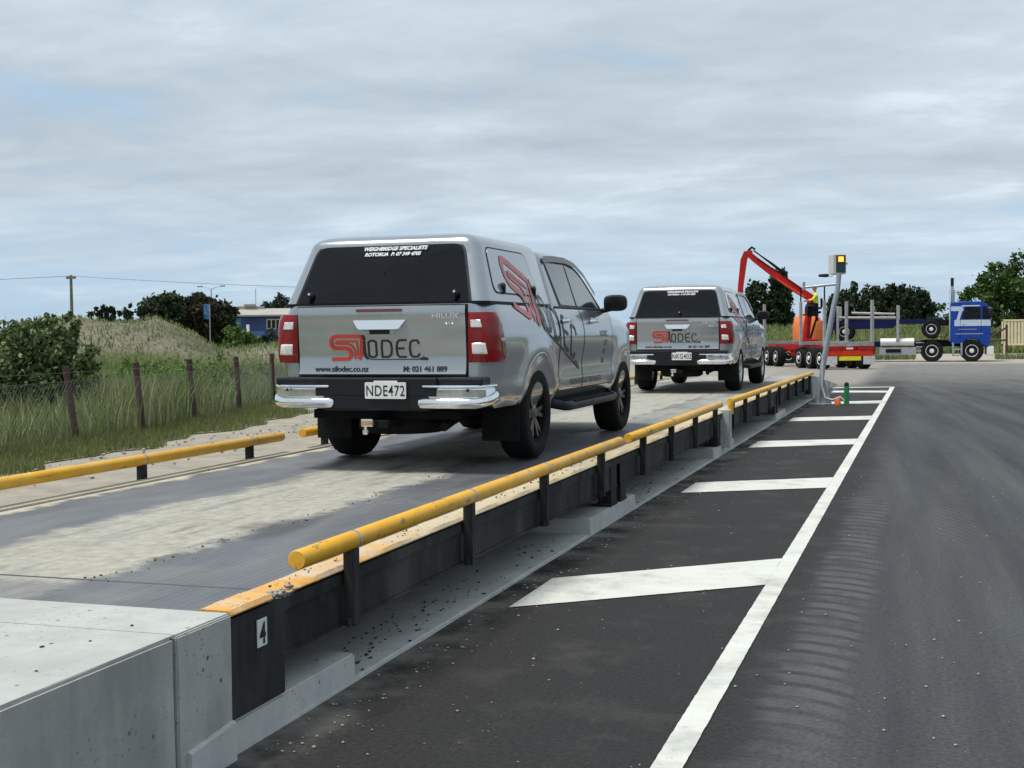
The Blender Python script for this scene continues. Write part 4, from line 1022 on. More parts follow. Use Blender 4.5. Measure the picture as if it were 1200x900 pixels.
# leafy weeds in loose clumps between the grass
VV=[];FF=[];off=0
for k_ in range(95):
    y_=16.5+19*rs.rand(); x_=float(fenceX(y_))-.8-rs.rand()*(3+.75*(y_-14)); sz=.35+.65*rs.rand()**1.5; z_=float(ter_h(x_,y_))
    if z_>.9: continue
    h_=sz*(.7+.5*rs.rand()); P_=crown_pts(rs,[(x_,y_,z_+h_*.45,sz*.8,sz*.8,h_*.6)],int(420*sz+80),.1,.2); P_=P_[P_[:,2]>z_]
    v_,f_=leaves(rs,P_,.055,2.2); VV.append(v_); FF.append(f_+off); off+=len(v_)
tag(npmesh('leafy_weeds',np.concatenate(VV),np.concatenate(FF),M['leaf_bright']),'bright green leafy weeds scattered through the tall grass',kind='stuff')
# dry sparse grass on the mounds
n=17000; Y=33+26*rs.rand(n); X=-24-30*rs.rand(n); k=(hash_noise(X,Y,.7,41)>.16); X,Y=X[k],Y[k]
grass('mound_grass',put(X,Y),.11,.03,M['blade_dry'],'dry pale grass growing over the dirt mounds',.6,seed=6)
n=26000; Y=34+50*rs.rand(n); X=-14.5-(Y-26)*.45-rs.rand(n)*12
grass('far_grass',put(X,Y),.20,.05,M['blade_tall'],'pale meadow grass beyond the utes on the left',.5,seed=7)
# strip of rough grass at the back of the yard
n=60000; Y=84+18*rs.rand(n)**1.5; X=-26+60*rs.rand(n)
V_=[];F_=[]
for i in range(41):
    for j,(yy,zz) in enumerate(((84,-.02),(88,.25),(95,.9),(104,1.5),(112,1.6))): V_.append((-30+i*2.5,yy+.5*math.sin(i*1.3+j),zz+.08*math.sin(i*2.1+j*2)))
for i in range(40):
    for j in range(4): a_=i*5+j; F_.append((a_,a_+5,a_+6,a_+1))
o=npmesh('bank',V_,F_,M['field'],smooth=True); o['kind']='structure'
grass('back_grass',np.stack([X,Y,np.interp(Y,[84,88,95,104],[0,.25,.9,1.5])],1),.35+.4*np.clip((Y-84)/14,0,1),.09,M['blade_tall'],'rough green grass along the back of the yard',.5,seed=8)
n=1300; Y=68+3*rs.rand(n); X=np.where(rs.rand(n)<.5,-3.2+2.6*rs.rand(n),3.3+3.5*rs.rand(n))
grass('yard_tufts',np.stack([X,Y,0*X],1),.30,.05,M['blade_dry'],'dry grass tufts behind the parked blue truck',.6,seed=9)

# ------------------------------------------------------------------ wire fence
for i,(x,y) in enumerate(FP):
    lean=[.03,.17,.12,.10,.07,.03][i]; 
    labs=['fence post cut off by the left edge of the picture','rusty brown fence post leaning most, in front of the leafy bush','second rusty fence post from the left, leaning slightly','third rusty fence post from the left','fourth rusty fence post from the left, before the low weeds','rusty fence post closest to the tail light of the nearer ute']
    mb=MB(); rg=[]
    for k in range(7):
        z=-.1+1.28*k/6; q=.047+.004*math.sin(k*2.1+i); ox=-lean*(z/1.2); rg.append([(x+ox+q*math.cos(a)*1.1,y+q*math.sin(a),z) for a in [j*math.pi/4+.39 for j in range(8)]])
    mb.rings(rg); o=mb.build('fence_post',M['rust'],None,40); tag(o,labs[i],'fence post','rusty fence posts')
net=MB(); rsn=random.Random(4)
def ln(a,b,w_=.0032):
    a,b=Vector(a),Vector(b); d=(b-a); n_=Vector((d.y,-d.x,0)); n_=n_.normalized() if n_.length>1e-6 else Vector((1,0,0)); s_=d.cross(n_).normalized()*w_/2; m_=n_*w_/2
    net.rings([[a+s_,a+m_,a-s_,a-m_],[b+s_,b+m_,b-s_,b-m_]],True,False)
FQ=[(-10.9,9.5)]+FP+[(-16.4,32)]
for (x0,y0),(x1,y1) in zip(FQ,FQ[1:]):
    L_=math.hypot(x1-x0,y1-y0); H_=.92; st=.085; nn=int(L_/st)
    pt=lambda s_,z:(x0+(x1-x0)*s_/L_+.02*math.sin(s_*2.3+z*3),y0+(y1-y0)*s_/L_,z+.03)
    for k in range(-int(H_/st),nn+1):
        a=k*st
        for sg in (1,-1):
            s0,s1=(a,a+H_) if sg>0 else (a+H_,a); z0,z1=0,H_
            # clip to the panel
            def cl(sA,zA,sB,zB):
                t0,t1=0,1; ds=sB-sA
                for lim,sgn in ((0,1),(L_,-1)):
                    if ds==0: continue
                    q=(lim-sA)/ds
                    if (sA-lim)*sgn<0: t0=max(t0,q)
                    if (sB-lim)*sgn<0: t1=min(t1,q)
                return (t0,t1)
            t0,t1=cl(s0,z0,s1,z1)
            if t1-t0>.02: ln(pt(s0+(s1-s0)*t0,z0+(z1-z0)*t0),pt(s0+(s1-s0)*t1,z0+(z1-z0)*t1),.0030)
    for z in (.93,1.06): ln(pt(0,z),pt(L_,z),.004)
o=net.build('wire_netting',M['mesh_wire']); tag(o,'grey diamond wire netting stretched between the rusty posts','netting')

# ------------------------------------------------------------------ left: bush, trees, mound surroundings, building, poles
rb=np.random.RandomState(12)
tree('leafy_bush',(-15.1,18.9,.13),[(-.1,0,1.0,.75,.6,.65),(-.75,.2,1.45,.45,.5,.40),(.0,.1,1.62,.30,.35,.32),(.55,-.1,1.35,.35,.4,.50),(-1.1,-.1,.75,.6,.5,.45),(.5,0,.6,.55,.6,.42),(.95,.1,1.05,.25,.3,.30),(.75,0,1.72,.13,.2,.22)],11500,.058,'leaf_bush','leafy dark green bush with pale leaf tips behind the leaning fence post','bush',trunk=.05,seed=3,limbs=14,shell=.35)
tree('leafy_bush',(-17.2,16.9,0),[(0,0,.45,.7,.6,.45),(.5,.2,.75,.4,.4,.3),(-1,0,.4,.6,.6,.4)],6000,.055,'leaf_bush','low dark bush at the left edge beside the fence netting','bush',trunk=.04,seed=5,limbs=8,shell=.35)
tree('pale_tree',(-21.0,22.0,0),[(0,0,2.15,1.1,.9,.55),(.8,0,1.9,.6,.6,.4)],2600,.10,'leaf_bright','pale green treetop at the left edge behind the leafy bush','tree',trunk=.06,seed=6,limbs=8)
T='trees behind the dirt mounds'
tree('round_tree',(-60.4,91.9,0),[(0,0,3.4,2.2,2.1,1.75),(-.7,0,3.1,1.5,1.6,1.6)],9000,.24,'leaf_dark','big round dark green tree, leftmost and tallest of the clump behind the mounds','tree',T,trunk=.35,seed=7,shell=.7)
tree('round_tree',(-58.2,93.6,0),[(0,0,3.4,2.1,2.1,1.5),(1.2,0,3.1,1.4,1.6,1.4)],8000,.24,'leaf_brown','broad brownish tree in the middle of the clump behind the mounds','tree',T,trunk=.3,seed=8,shell=.7)
tree('round_tree',(-56.0,94.3,0),[(0,0,2.6,.9,1.0,1.7),(-.4,0,3.1,.6,.6,.9)],1800,.24,'leaf_dark','small dark tree leaning at the right end of the clump beside the blue building','tree',T,trunk=.18,seed=9,shell=.65)
dl=['loose roundish tree, leftmost of the small distant row','short distant tree just right of the loose roundish one','upright distant tree in the middle of the small row','narrow distant tree right of the middle of the small row','distant tree second from the right of the small row','small distant tree nearest the big dark clump']
for i in range(6):
    x=-118.3+.95*i+[0,.3,.2,0,.3,0][i]; tree('distant_tree',(x,161.5+i*.3,0),[(0,0,4.6+.4*(i%3==2),1.0+.3*(i==0),.8,1.5)],420,.34,'leaf_dark',dl[i],'tree','small distant trees on the skyline',trunk=.14,seed=20+i,limbs=2,shell=.6)
tree('gum_tree',(-71.7,131.8,0),[(-.9,0,4.7,1.3,1.2,.8),(.5,0,5.2,1.3,1.2,1.0),(1.3,0,4.3,.9,1.,.8),(-1.9,0,4.0,.8,.8,.4)],2300,.26,'leaf_euc','open grey green gum tree behind the roof of the blue building','tree',trunk=.22,seed=30,limbs=9,shell=.35)
tree('low_hedge',(-64.0,93.5,0),[(0,0,2.0,3,1.5,1.2),(-5,0,1.9,3,1.5,1.0),(4.5,.4,1.3,3.2,1.4,1.3),(8.0,1.2,1.1,1.6,1.2,1.2)],6500,.26,'leaf_mid','low green hedge running under the big dark trees behind the mounds','hedge',trunk=.1,seed=31,shell=.6)
tree('bright_bush',(-46.2,79.0,0),[(0,0,1.2,1.1,1.0,1.15),(.8,0,1.1,.8,1,.9)],2600,.16,'leaf_bright','bright green bush in front of the blue building','bush',trunk=.06,seed=32,limbs=4)
tree('grey_bush',(-44.0,81.0,0),[(0,0,1.1,1.3,1.2,.9),(1.5,0,1.0,1.0,1,.8)],1700,.16,'leaf_euc','grey green low bush at the right foot of the blue building','bush',trunk=.05,seed=33,limbs=3)
# blue building
b=empty('long_building',(-59.2,104.4,0),R(30),label='long low blue building with a pale roof and a band of windows',cat='building')
blue=pbr('blue_cladding',(.035,.07,.20),.6,var=.35,vs=.5); blue2=pbr('light_blue_cladding',(.07,.20,.46),.6,var=.2,vs=.7); roofm=pbr('pale_roof',(.36,.34,.30),.8,var=.12,vs=1)
MB().bb(-3.2,9,0,6,0,3.35).build('wall',blue,b)
MB().add([(-3.5,-.35,3.35),(9.3,-.35,3.35),(9.3,6.3,3.35),(-3.5,6.3,3.35),(-3.5,-.35,3.5),(9.3,-.35,3.5),(8.6,3,4.15),(-2.8,3,4.15),(9.3,6.3,3.5),(-3.5,6.3,3.5)],[(0,1,5,4),(4,5,6,7),(7,6,8,9),(0,4,7,9,3),(1,2,8,6,5),(3,2,1,0),(2,3,9,8)]).build('roof',roofm,b)
MB().bb(-2.4,-1.2,-.03,.01,1.2,3.2).build('panel',blue2,b); MB().bb(-.3,.9,-.03,.01,1.1,2.0).build('panel',blue2,b)
MB().bb(-2.1,-1.7,-.05,-.03,2.75,3.0).build('sign',M['decal_white'],b)
wf=MB(); wf.bb(1.1,9,-.04,.02,3.0,3.12); wf.bb(1.1,9,-.04,.02,2.15,2.27); 
for i in range(20): wf.bb(1.1+i*.4,1.1+i*.4+.10,-.045,.02,2.27,3.0)
wf=wf.build('window_frame',pbr('cream_frame',(.50,.46,.36),.6),b); MB().bb(1.15,8.95,-.01,.015,2.27,3.0).build('window_glass',M['glass_dark'],wf)
MB().bb(2.2,2.8,-.05,0,1.45,1.7).build('sign',M['decal_white'],b)
q=MB(); q.bb(-1.5,1.0,2.6,4.6,4.0,4.35); q.bb(-.9,.2,2.4,4.8,4.35,4.55); q.build('roof_vent',roofm,b); MB().tube([(.2,3,4.1),(.2,3,6.0)],.035,6).build('aerial',M['galv'],b)
wp=empty('marker_post',(-47.6,83.0,0),label='white and black marker post in front of the bright green bush',cat='post')
MB().bb(-.10,.10,-.06,.06,1.75,2.4).build('white_panel',M['decal_white'],wp); MB().bb(-.06,.06,-.04,.04,0,1.74).build('post',M['black_plastic'],wp)
# power pole and line
pp=empty('power_pole',(-54.4,71.7,0),label='wooden power pole with a short crossarm rising above the bush',cat='pole')
MB().tube([(0,0,-.2),(0,0,5.75)],[.13,.09],10).build('pole',M['wood_pole'],pp,60); MB().bb(-.35,.35,-.06,.06,5.50,5.66).build('crossarm',M['wood_pole'],pp)
for x in (-.28,.28): MB().lathe([(5.66,.01),(5.67,.035),(5.74,.035),(5.78,.01)],10,'z',c=(x,0,0)).build('insulator',M['decal_white'],pp)
pp2=empty('power_pole',(-26,92,0),label='far power pole hidden behind the nearer ute',cat='pole'); MB().tube([(0,0,-.2),(0,0,4.9)],[.13,.09],10).build('pole',M['wood_pole'],pp2,60); MB().bb(-.35,.35,-.06,.06,4.72,4.85).build('crossarm',M['wood_pole'],pp2)
def sagline(a,b,sag,r_,n=24):
    return [(a[0]+(b[0]-a[0])*i/n,a[1]+(b[1]-a[1])*i/n,a[2]+(b[2]-a[2])*i/n-sag*4*(i/n)*(1-i/n)) for i in range(n+1)]
q=MB(); q.tube(sagline((-54.4,71.7,5.7),(-26,92,4.8),.35,.02),.02,5); q.tube(sagline((-54.4,71.7,5.7),(-95,42,6.2),.9,.02),.02,5)
o=q.build('power_line',M['galv']); tag(o,'thin power line running both ways from the wooden pole','power line')
lp=empty('street_lamp',(-67.7,111.0,0),label='thin double armed street lamp above the dark tree clump',cat='street lamp')
MB().tube([(0,0,0),(0,0,6.3)],[.09,.05],8).build('pole',M['galv'],lp,60)
for s_ in (-1,1): 
    MB().tube([(0,0,6.2),(s_*.6,0,6.45),(s_*1.1,0,6.5)],.03,6).build('arm',M['galv'],lp); MB().bb(min(s_*1.0,s_*1.55),max(s_*1.0,s_*1.55),-.1,.1,6.46,6.6).build('lamp_head',M['galv'],lp,bevel=.03)
o=empty('blue_sign',(-56.6,92.0,0),label='small pale blue sign standing among the dark trees',cat='sign'); MB().bb(-.25,.25,-.03,.03,3.0,4.2).build('board',blue2,o); MB().tube([(.3,0,0),(.3,0,4.2)],.05,8).build('post',M['galv'],o)

# ------------------------------------------------------------------ right and centre: far trees
T='dark conifers behind the trucks'
tree('dark_conifer',(-15.2,119,0),[(0,0,3.3,1.7,1.6,2.5),(-.9,0,2.9,1.2,1.2,2.2)],5000,.24,'leaf_dark','dark rounded conifer just right of the farther ute','tree',T,trunk=.2,seed=40,shell=.7,droop=.4)
tree('dark_conifer',(-13.0,119.3,0),[(0,0,5.6,.85,.9,1.9),(0,0,3.2,1.35,1.3,2.6)],5600,.24,'leaf_dark','tallest narrow dark conifer behind the red crane boom','tree',T,trunk=.2,seed=41,shell=.7,droop=.4)
hl=['first','second','third','fourth','fifth','sixth']
for i,(x,h_,w_) in enumerate(((-7.6,4.7,1.2),(-6.1,5.3,1.3),(-4.6,5.1,1.3),(-3.1,5.3,1.3),(-1.8,5.2,1.3),(-.6,4.7,1.2))):
    tree('hedge_conifer',(x,119.6+.4*(i%2),0),[(0,0,h_*.55,w_,1.3,h_*.47)],3800,.24,'leaf_dark',hl[i]+' dark conifer from the left in the dense row behind the grey stanchions','tree','dense row of dark conifers',trunk=.15,seed=50+i,limbs=3,shell=.72,droop=.4)
tree('green_tree',(1.4,123,0),[(0,0,2.3,2.6,1.5,1.6),(3,0,2.0,2,1.5,1.4)],2600,.25,'leaf_mid','lighter green tree between the dark row and the blue cab','tree',trunk=.2,seed=60,shell=.7)
tree('broad_tree',(6.0,92,0),[(0,0,4.3,2.0,2.0,2.0),(-2.5,0,3.4,1.6,1.5,1.4),(-1.3,0,4.7,1.5,1.4,1.3),(1.8,0,3.9,1.8,1.8,2.0),(-.6,0,2.7,2.4,2.0,1.3),(2.6,0,2.5,2,2,1.4)],14000,.18,'leaf_mid','broad bright green tree towering behind the blue cab','tree',trunk=.3,seed=61,limbs=12,shell=.5)

# ------------------------------------------------------------------ traffic light, bollard
tl=empty('traffic_light',(-2.23,27.8,0),label='leaning grey post with an amber and green signal box beside the weighbridge',cat='traffic light')
MB().tube([(0,0,0),(.13,0,.9),(.34,0,2.1),(.42,0,2.45),(.45,0,2.78)],[.06,.058,.055,.052,.05],14).build('post',M['galv'],tl,60)
q=MB(); q.bb(-.17,.17,-.17,.17,0,.02); q.add([(.06,-.01,.02),(.30,-.01,.02),(.14,-.01,.55),(.06,.01,.02),(.30,.01,.02),(.14,.01,.55)],[(0,1,2),(5,4,3),(0,3,4,1),(1,4,5,2),(2,5,3,0)]); q.build('base_plate',M['galv'],tl)
hs=MB().bb(.26,.54,-.02,.34,2.77,3.19).build('housing',pbr('pale_housing',(.55,.56,.52),.5,var=.06),tl,bevel=.012)
MB().bb(.325,.525,-.03,-.018,2.80,3.165).build('lamp_panel',M['black_gloss'],hs)
amb=NT('amber_lamp'); amb.set(col=(.9,.4,.06),em=(1,.40,.05),ems=1.6); grn=pbr('unlit_green_lens',(.004,.045,.045),.3,var=.3,vs=30)
ring_=pbr('dark_orange_lens',(.16,.035,.008),.3,var=.2,vs=30)
MB().bb(.34,.51,-.035,-.029,3.0,3.155).build('amber_surround',ring_,hs); MB().bb(.37,.48,-.04,-.034,3.03,3.135).build('amber_lamp',amb.m,hs,bevel=.01); MB().bb(.34,.51,-.035,-.029,2.815,2.98).build('green_lens',grn,hs)
MB().tube([(.54,.1,2.98),(.60,.1,3.0)],.02,8).build('side_latch',M['galv'],hs)
c_=Vector((.40,.16,0)); hs.rotation_euler=(0,0,R(20)); hs.location=c_-Matrix.Rotation(R(20),3,'Z')@c_
q=MB(); q.tube([(.42,0,2.56),(-.28,0,2.50)],.028,8); q.tube([(-.28,0,2.45),(-.28,0,2.62)],.03,8); q.build('bracket_arm',M['galv'],tl,50)
q=MB(); q.lathe([(-.12,.01),(-.10,.03),(.06,.04),(.10,.02)],12,'x',c=(.14,0,2.745)); q.build('sensor_head',M['beam'],tl,40)
MB().tube([(.20,.0,2.74),(.28,.0,2.72),(.36,.0,2.78)],.012,6).build('sensor_arm',M['galv'],tl)
q=MB(); q.tube([(.12,-.07,.9),(.10,-.08,.4),(.16,-.09,.15),(.32,-.12,.10),(.48,-.14,.17),(.56,-.12,.08)],.022,8); o=q.build('conduit',M['cable'],tl,60)
gb=empty('bollard',(-1.62,27.7,0),label='short green bollard with a black cap beside the leaning signal post',cat='bollard')
MB().lathe([(0,.055),(.40,.055)],16,'z').build('tube',pbr('green_plastic',(.015,.22,.07),.5),gb,40); MB().lathe([(.40,.05),(.46,.045),(.48,.02)],16,'z').build('cap',M['black_plastic'],gb,40)
oc=MB(); oc.lathe([(0,.07),(.13,.06),(.15,.04)],12,'z'); o=oc.build('orange_stub',pbr('orange_plastic',(.62,.13,.03),.6),None,40,loc=(-1.80,27.62,.0)); tag(o,'small orange pipe stub between the signal post and the green bollard','pipe stub')

# ------------------------------------------------------------------ trucks
red=pbr('red_truck_paint',(.40,.010,.008),.5,spec=.25,var=.25,vs=3); orange=pbr('orange_red_paint',(.60,.045,.008),.5,spec=.25,var=.15)
tblue=pbr('blue_truck_paint',(.006,.045,.30),.3,coat=.2,spec=.3,var=.15,vs=2); dblue=pbr('dark_blue_paint',(.006,.012,.07),.5,spec=.2,var=.2); lblue=pbr('pale_blue_band',(.50,.58,.70),.35,var=.08)
dark=M['underbody']; steel=pbr('stanchion_steel',(.34,.34,.33),.55,.2,var=.2,vs=4); alu=pbr('polished_tank',(.72,.72,.70),.5,.15,var=.1)
def truck_wheel(parent,x,y,z,ax,r_=.5,w_=.28,hub=None,name='wheel',side=1):
    """axle along ax ('x' or 'y')"""
    e=empty(name,(x,y,z)); e.parent=parent
    if ax=='y': e.rotation_euler=(0,0,-math.pi/2)      # +x of the wheel points to -y
    if side<0: e.rotation_euler=(0,0,e.rotation_euler[2]+math.pi)
    h=w_/2
    MB().lathe([(-h*.8,r_*.55),(-h,r_*.7),(-h*.95,r_*.93),(-h*.7,r_),(h*.7,r_),(h*.95,r_*.93),(h,r_*.7),(h*.8,r_*.55)],40).build('tyre',M['rubber'],e,35)
    q=MB(); q.lathe([(-h*.7,r_*.3),(-h*.7,r_*.56),(h*.82,r_*.56),(h*.88,r_*.53),(h*.78,r_*.50),(h*.66,r_*.44),(h*.72,r_*.22),(h*1.0,r_*.19),(h*1.05,r_*.08),(h*1.05,.005)],36)
    rm=q.build('rim',hub or alu,e,35)
    for k in range(8):
        a=k*math.pi/4; c=(h*.685,r_*.35*math.cos(a),r_*.35*math.sin(a)); MB().lathe([(0,r_*.055),(.012,r_*.05),(.013,.002)],8,'x',c=c).build('vent_hole',dark,rm)
    return e
# red trailer truck, heading away to the left
HD=R(27); rt=empty('red_log_trailer',(-2.92,52.0,0),HD,label='red log trailer seen from behind with yellow board and pale mud flaps',cat='trailer')
q=MB(); q.bb(-.38,-.24,.1,8.2,.74,.96); q.bb(.24,.38,.1,8.2,.74,.96)
for y in (.6,1.7,2.8,4.2,5.6,7.4): q.bb(-.9,.9,y-.06,y+.06,.66,.76)
q.bb(-.5,.5,4.2,5.0,.45,.72)
q.build('chassis',red,rt)
MB().bb(-1.02,1.02,-.04,.06,.56,.74).build('rear_beam',orange,rt,bevel=.01); q=MB(); q.bb(-1.0,-.35,-.05,.03,.76,.90); q.bb(.35,1.0,-.05,.03,.76,.90); q.build('rear_corner',red,rt)
MB().bb(-.45,.45,-.06,.05,.36,.52).build('rear_board',pbr('yellow_board',(.80,.68,.02),.5),rt)
MB().bb(-.93,.93,-.03,.05,.525,.558).build('rear_rail',orange,rt)
MB().bb(-.13,.13,-.045,.04,.80,.87).build('licence_plate',M['plate_white'],rt)
for s in (-1,1): MB().bb(min(s*.55,s*1.03),max(s*.55,s*1.03),-.065,-.045,.20,.53).build('mud_flap',pbr('pale_flap',(.60,.57,.55),.6),rt); MB().bb(min(s*.97,s*1.03),max(s*.97,s*1.03),-.06,0,.60,.74).build('tail_light',M['red_lens'],rt)
for y in (.62,1.72,2.82,5.5,6.6):
    for s in (-1,1): truck_wheel(rt,s*.86,y,.44,'x',.44,.36,M['decal_white'],side=s)
    MB().tube([(-.8,y,.44),(.8,y,.44)],.05,8).build('axle',dark,rt)
q=MB(); q.bb(-1.05,1.05,.05,.22,.92,1.10)
q.build('log_bolster',steel,rt,bevel=.01); 
for y in (2.6,6.9): MB().bb(-1.05,1.05,y-.07,y+.07,.96,1.10).build('log_bolster',steel,rt,bevel=.01)
for y in (.13,2.6,6.9):
    for s in (-1,1): 
        p_=MB(); p_.bb(s*1.0-.055,s*1.0+.055,y-.06,y+.06,1.0,2.75); p_=p_.build('stanchion',steel,rt,bevel=.01); 
        if y<3: MB().bb(s*1.0-.022,s*1.0+.022,y-.022,y+.022,2.75,3.30).build('stanchion_tip',dark,p_)
# crane on the trailer
cr=empty('log_crane',(-4.75,54.9,.96),label='red hydraulic log crane with its boom folded up and left',cat='crane')
MB().bb(-.35,.35,-.35,.35,0,.25).build('crane_base',red,cr,bevel=.02)
MB().tube([(-.15,0,.2),(-.05,0,1.0),(.05,0,1.75),(.1,0,2.0)],[.17,.15,.14,.13],10).build('mast',red,cr,50)
q=MB(); q.bb(-.05,.38,-.2,.2,1.2,1.75); q.tube([(.05,-.2,.2),(.35,-.2,1.2)],.05,8); q.tube([(.35,.1,1.0),(.1,.1,1.9)],.06,8); q.build('control_block',dark,cr,bevel=.02)
def box_beam(pts,ws,hs_,name,m,par_):
    rg=[]
    for i,p_ in enumerate(pts):
        a=Vector(pts[max(0,i-1)]); b_=Vector(pts[min(len(pts)-1,i+1)]); d_=(b_-a).normalized(); up=Vector((-d_.z,0,d_.x)); y_=Vector((0,1,0)); P_=Vector(p_)
        rg.append([P_+up*hs_[i]+y_*ws[i],P_+up*hs_[i]-y_*ws[i],P_-up*hs_[i]-y_*ws[i],P_-up*hs_[i]+y_*ws[i]])
    return MB().rings(rg).build(name,m,par_,bevel=.01)
bm_=box_beam([(.12,0,1.95),(-.5,0,2.35),(-1.6,0,3.15),(-2.2,0,3.62),(-2.5,0,3.88)],[.12,.13,.12,.11,.11],[.16,.17,.15,.13,.12],'boom',red,cr)
MB().tube([(-.15,-.15,2.0),(-.9,-.15,2.5),(-1.35,-.15,2.82)],[.05,.05,.03],8).build('lift_ram',orange,bm_)
MB().tube([(-.9,-.02,2.95),(-1.5,-.02,3.42),(-2.0,-.02,3.80),(-2.3,-.02,4.03)],[.055,.055,.03,.03],8).build('fold_ram',dark,bm_); 
st_=box_beam([(-2.36,0,3.95),(-2.62,0,3.92),(-2.72,0,3.65),(-2.85,0,2.6),(-2.95,0,1.4)],[.10,.11,.11,.10,.09],[.10,.12,.13,.11,.10],'stick',red,cr)
MB().tube([(-2.25,0,4.08),(-2.38,0,4.18),(-2.55,0,4.02)],.05,8).build('hinge_link',dark,st_)
MB().tube([(-2.15,-.13,3.7),(-1.2,-.13,3.05),(-.3,-.16,2.35)],.02,6).build('hose',dark,bm_)
q=MB(); q.bb(.10,.52,-.22,.22,1.50,1.58); q.bb(.48,.55,-.22,.22,1.58,1.95); q.tube([(.2,0,1.3),(.5,0,1.38)],.05,8); q.build('operator_seat',dark,cr,bevel=.02)
# operator
def person(loc,rz):
    J=[(0,0,.0),(0,-.02,.22),(0,-.05,.45),(0,-.04,.54),(0,-.06,.62), (-.17,-.05,.42),(-.22,-.18,.24),(-.16,-.38,.20), (.17,-.05,.42),(.22,-.18,.24),(.16,-.38,.20), (-.11,-.02,-.02),(-.13,-.40,-.02),(-.13,-.42,-.38),(-.13,-.54,-.41), (.11,-.02,-.02),(.13,-.40,-.02),(.13,-.42,-.38),(.13,-.54,-.41)]
    Ed=[(0,1),(1,2),(2,3),(3,4),(2,5),(5,6),(6,7),(2,8),(8,9),(9,10),(0,11),(11,12),(12,13),(13,14),(0,15),(15,16),(16,17),(17,18)]
    Rr=[.15,.145,.13,.06,.055,.075,.055,.04,.075,.055,.04,.10,.075,.055,.045,.10,.075,.055,.045]
    me=bpy.data.meshes.new('person'); me.from_pydata(J,Ed,[]); o=bpy.data.objects.new('person',me); COL.objects.link(o)
    o.modifiers.new('s','SKIN'); 
    for v,q_ in zip(me.skin_vertices[0].data if me.skin_vertices else [],Rr): v.radius=(q_,q_*.85)
    if not me.skin_vertices: pass
    me.skin_vertices[0].data[0].use_root=True
    sb=o.modifiers.new('b','SUBSURF'); sb.levels=2; sb.render_levels=2
    bpy.context.view_layer.update()
    m2=bpy.data.meshes.new_from_object(o.evaluated_get(bpy.context.evaluated_depsgraph_get())); o.modifiers.clear(); o.data=m2
    hv=pbr('hi_vis',(.62,.70,.06),.7,var=.1); dk=pbr('dark_trousers',(.015,.017,.025),.8); sk=pbr('skin',(.45,.26,.18),.6)
    m2.materials.clear(); [m2.materials.append(x_) for x_ in (hv,dk,sk)]
    for p_ in m2.polygons:
        c=p_.center; p_.material_index=1 if c.z<.06 else (2 if (c.z>.53 or c.y<-.33) else 0)
    m2.polygons.foreach_set('use_smooth',[True]*len(m2.polygons))
    o.location=loc; o.rotation_euler=(0,0,rz)
    hd_=MB(); 
    rg=[]
    for z,rx,ry_,oy in ((-.115,.03,.035,-.03),(-.10,.05,.06,-.02),(-.06,.065,.08,-.005),(0,.075,.095,0),(.05,.075,.095,.005),(.09,.06,.08,.005),(.115,.025,.035,.005)):
        rg.append([(rx*math.cos(a),oy+ry_*math.sin(a)-.06,.71+z) for a in [k*math.pi/8 for k in range(16)]])
    hd_.rings(rg); hd=hd_.build('head',sk,o,60)
    MB().add([(0,-.165,.715),(-.014,-.15,.68),(.014,-.15,.68),(0,-.18,.685)],[(0,1,3),(0,3,2),(1,2,3)]).build('nose',sk,hd)
    for s in (-1,1): MB().lathe([(-.004,.002),(0,.011),(.004,.002)],8,'y',c=(s*.03,-.152,.715)).build('eye',dk,hd); MB().bb(s*.075-.008,s*.075+.008,-.08,-.05,.68,.735).build('ear',sk,hd)
    MB().bb(-.022,.022,-.147,-.142,.650,.657).build('mouth',M['red_lens'],hd)
    h_=MB(); h_.lathe([(.735,.125),(.742,.125),(.745,.105),(.79,.10),(.83,.075),(.85,.03),(.852,.002)],20,'z',c=(0,-.065,0)); h_.build('hard_hat',hv,o,50)
    for s in (-1,1):
        hb=Vector((s*.16,-.38,.20))
        pm=MB(); pm.tube([hb,hb+Vector((0,-.05,-.01)),hb+Vector((0,-.085,-.015))],[.03,.04,.035],8); pm=pm.build('hand',sk,o,60)
        for k in range(4):
            a=hb+Vector(((k-1.5)*.019,-.08,-.01)); L1=.035-.004*abs(k-1.4); f_=MB(); f_.tube([a,a+Vector((0,-L1,-.008)),a+Vector((0,-L1-.012,-.03)),a+Vector((0,-L1,-.05))],[.009,.0085,.008,.006],6); f_.build('finger',sk,pm,60)
        a=hb+Vector((-s*.035,-.04,0)); f_=MB(); f_.tube([a,a+Vector((-s*.02,-.025,-.008)),a+Vector((-s*.012,-.05,-.02))],[.011,.01,.007],6); f_.build('thumb',sk,pm,60)
    tag(o,'crane operator in a yellow hi-vis top and hard hat seated high on the red crane','person'); o.name='person'
    return o
person((-4.45,54.9,2.62),R(-75))
# orange heap behind
rs_=np.random.RandomState(3); q=MB(); rg=[]
for k,(z,sx,sy) in enumerate(((0,.68,.8),(.5,.72,.82),(1.0,.68,.78),(1.3,.60,.66),(1.46,.42,.45),(1.5,.18,.2))):
    rg.append([(sx*math.cos(a)*(1+.05*math.sin(3*a+k)),sy*math.sin(a)*(1+.04*math.sin(5*a)),z+.04*math.sin(4*a+k)) for a in [j*math.pi/14 for j in range(28)]])
q.rings(rg); o=q.build('orange_tarpaulin',pbr('orange_tarpaulin',(.75,.17,.03),.6,var=.12,vs=2,bump=.3,bs=6),None,60,loc=(-5.5,62.6,.85)); tag(o,'bright orange tarpaulin covered load behind the crane mast','tarpaulin')
ob=empty('flat_trailer',(-5.5,62.6,0),label='low dark flatbed carrying the orange tarpaulin load',cat='trailer')
MB().bb(-1.4,1.2,-1,1,.70,.85).build('bed',dark,ob,bevel=.01)
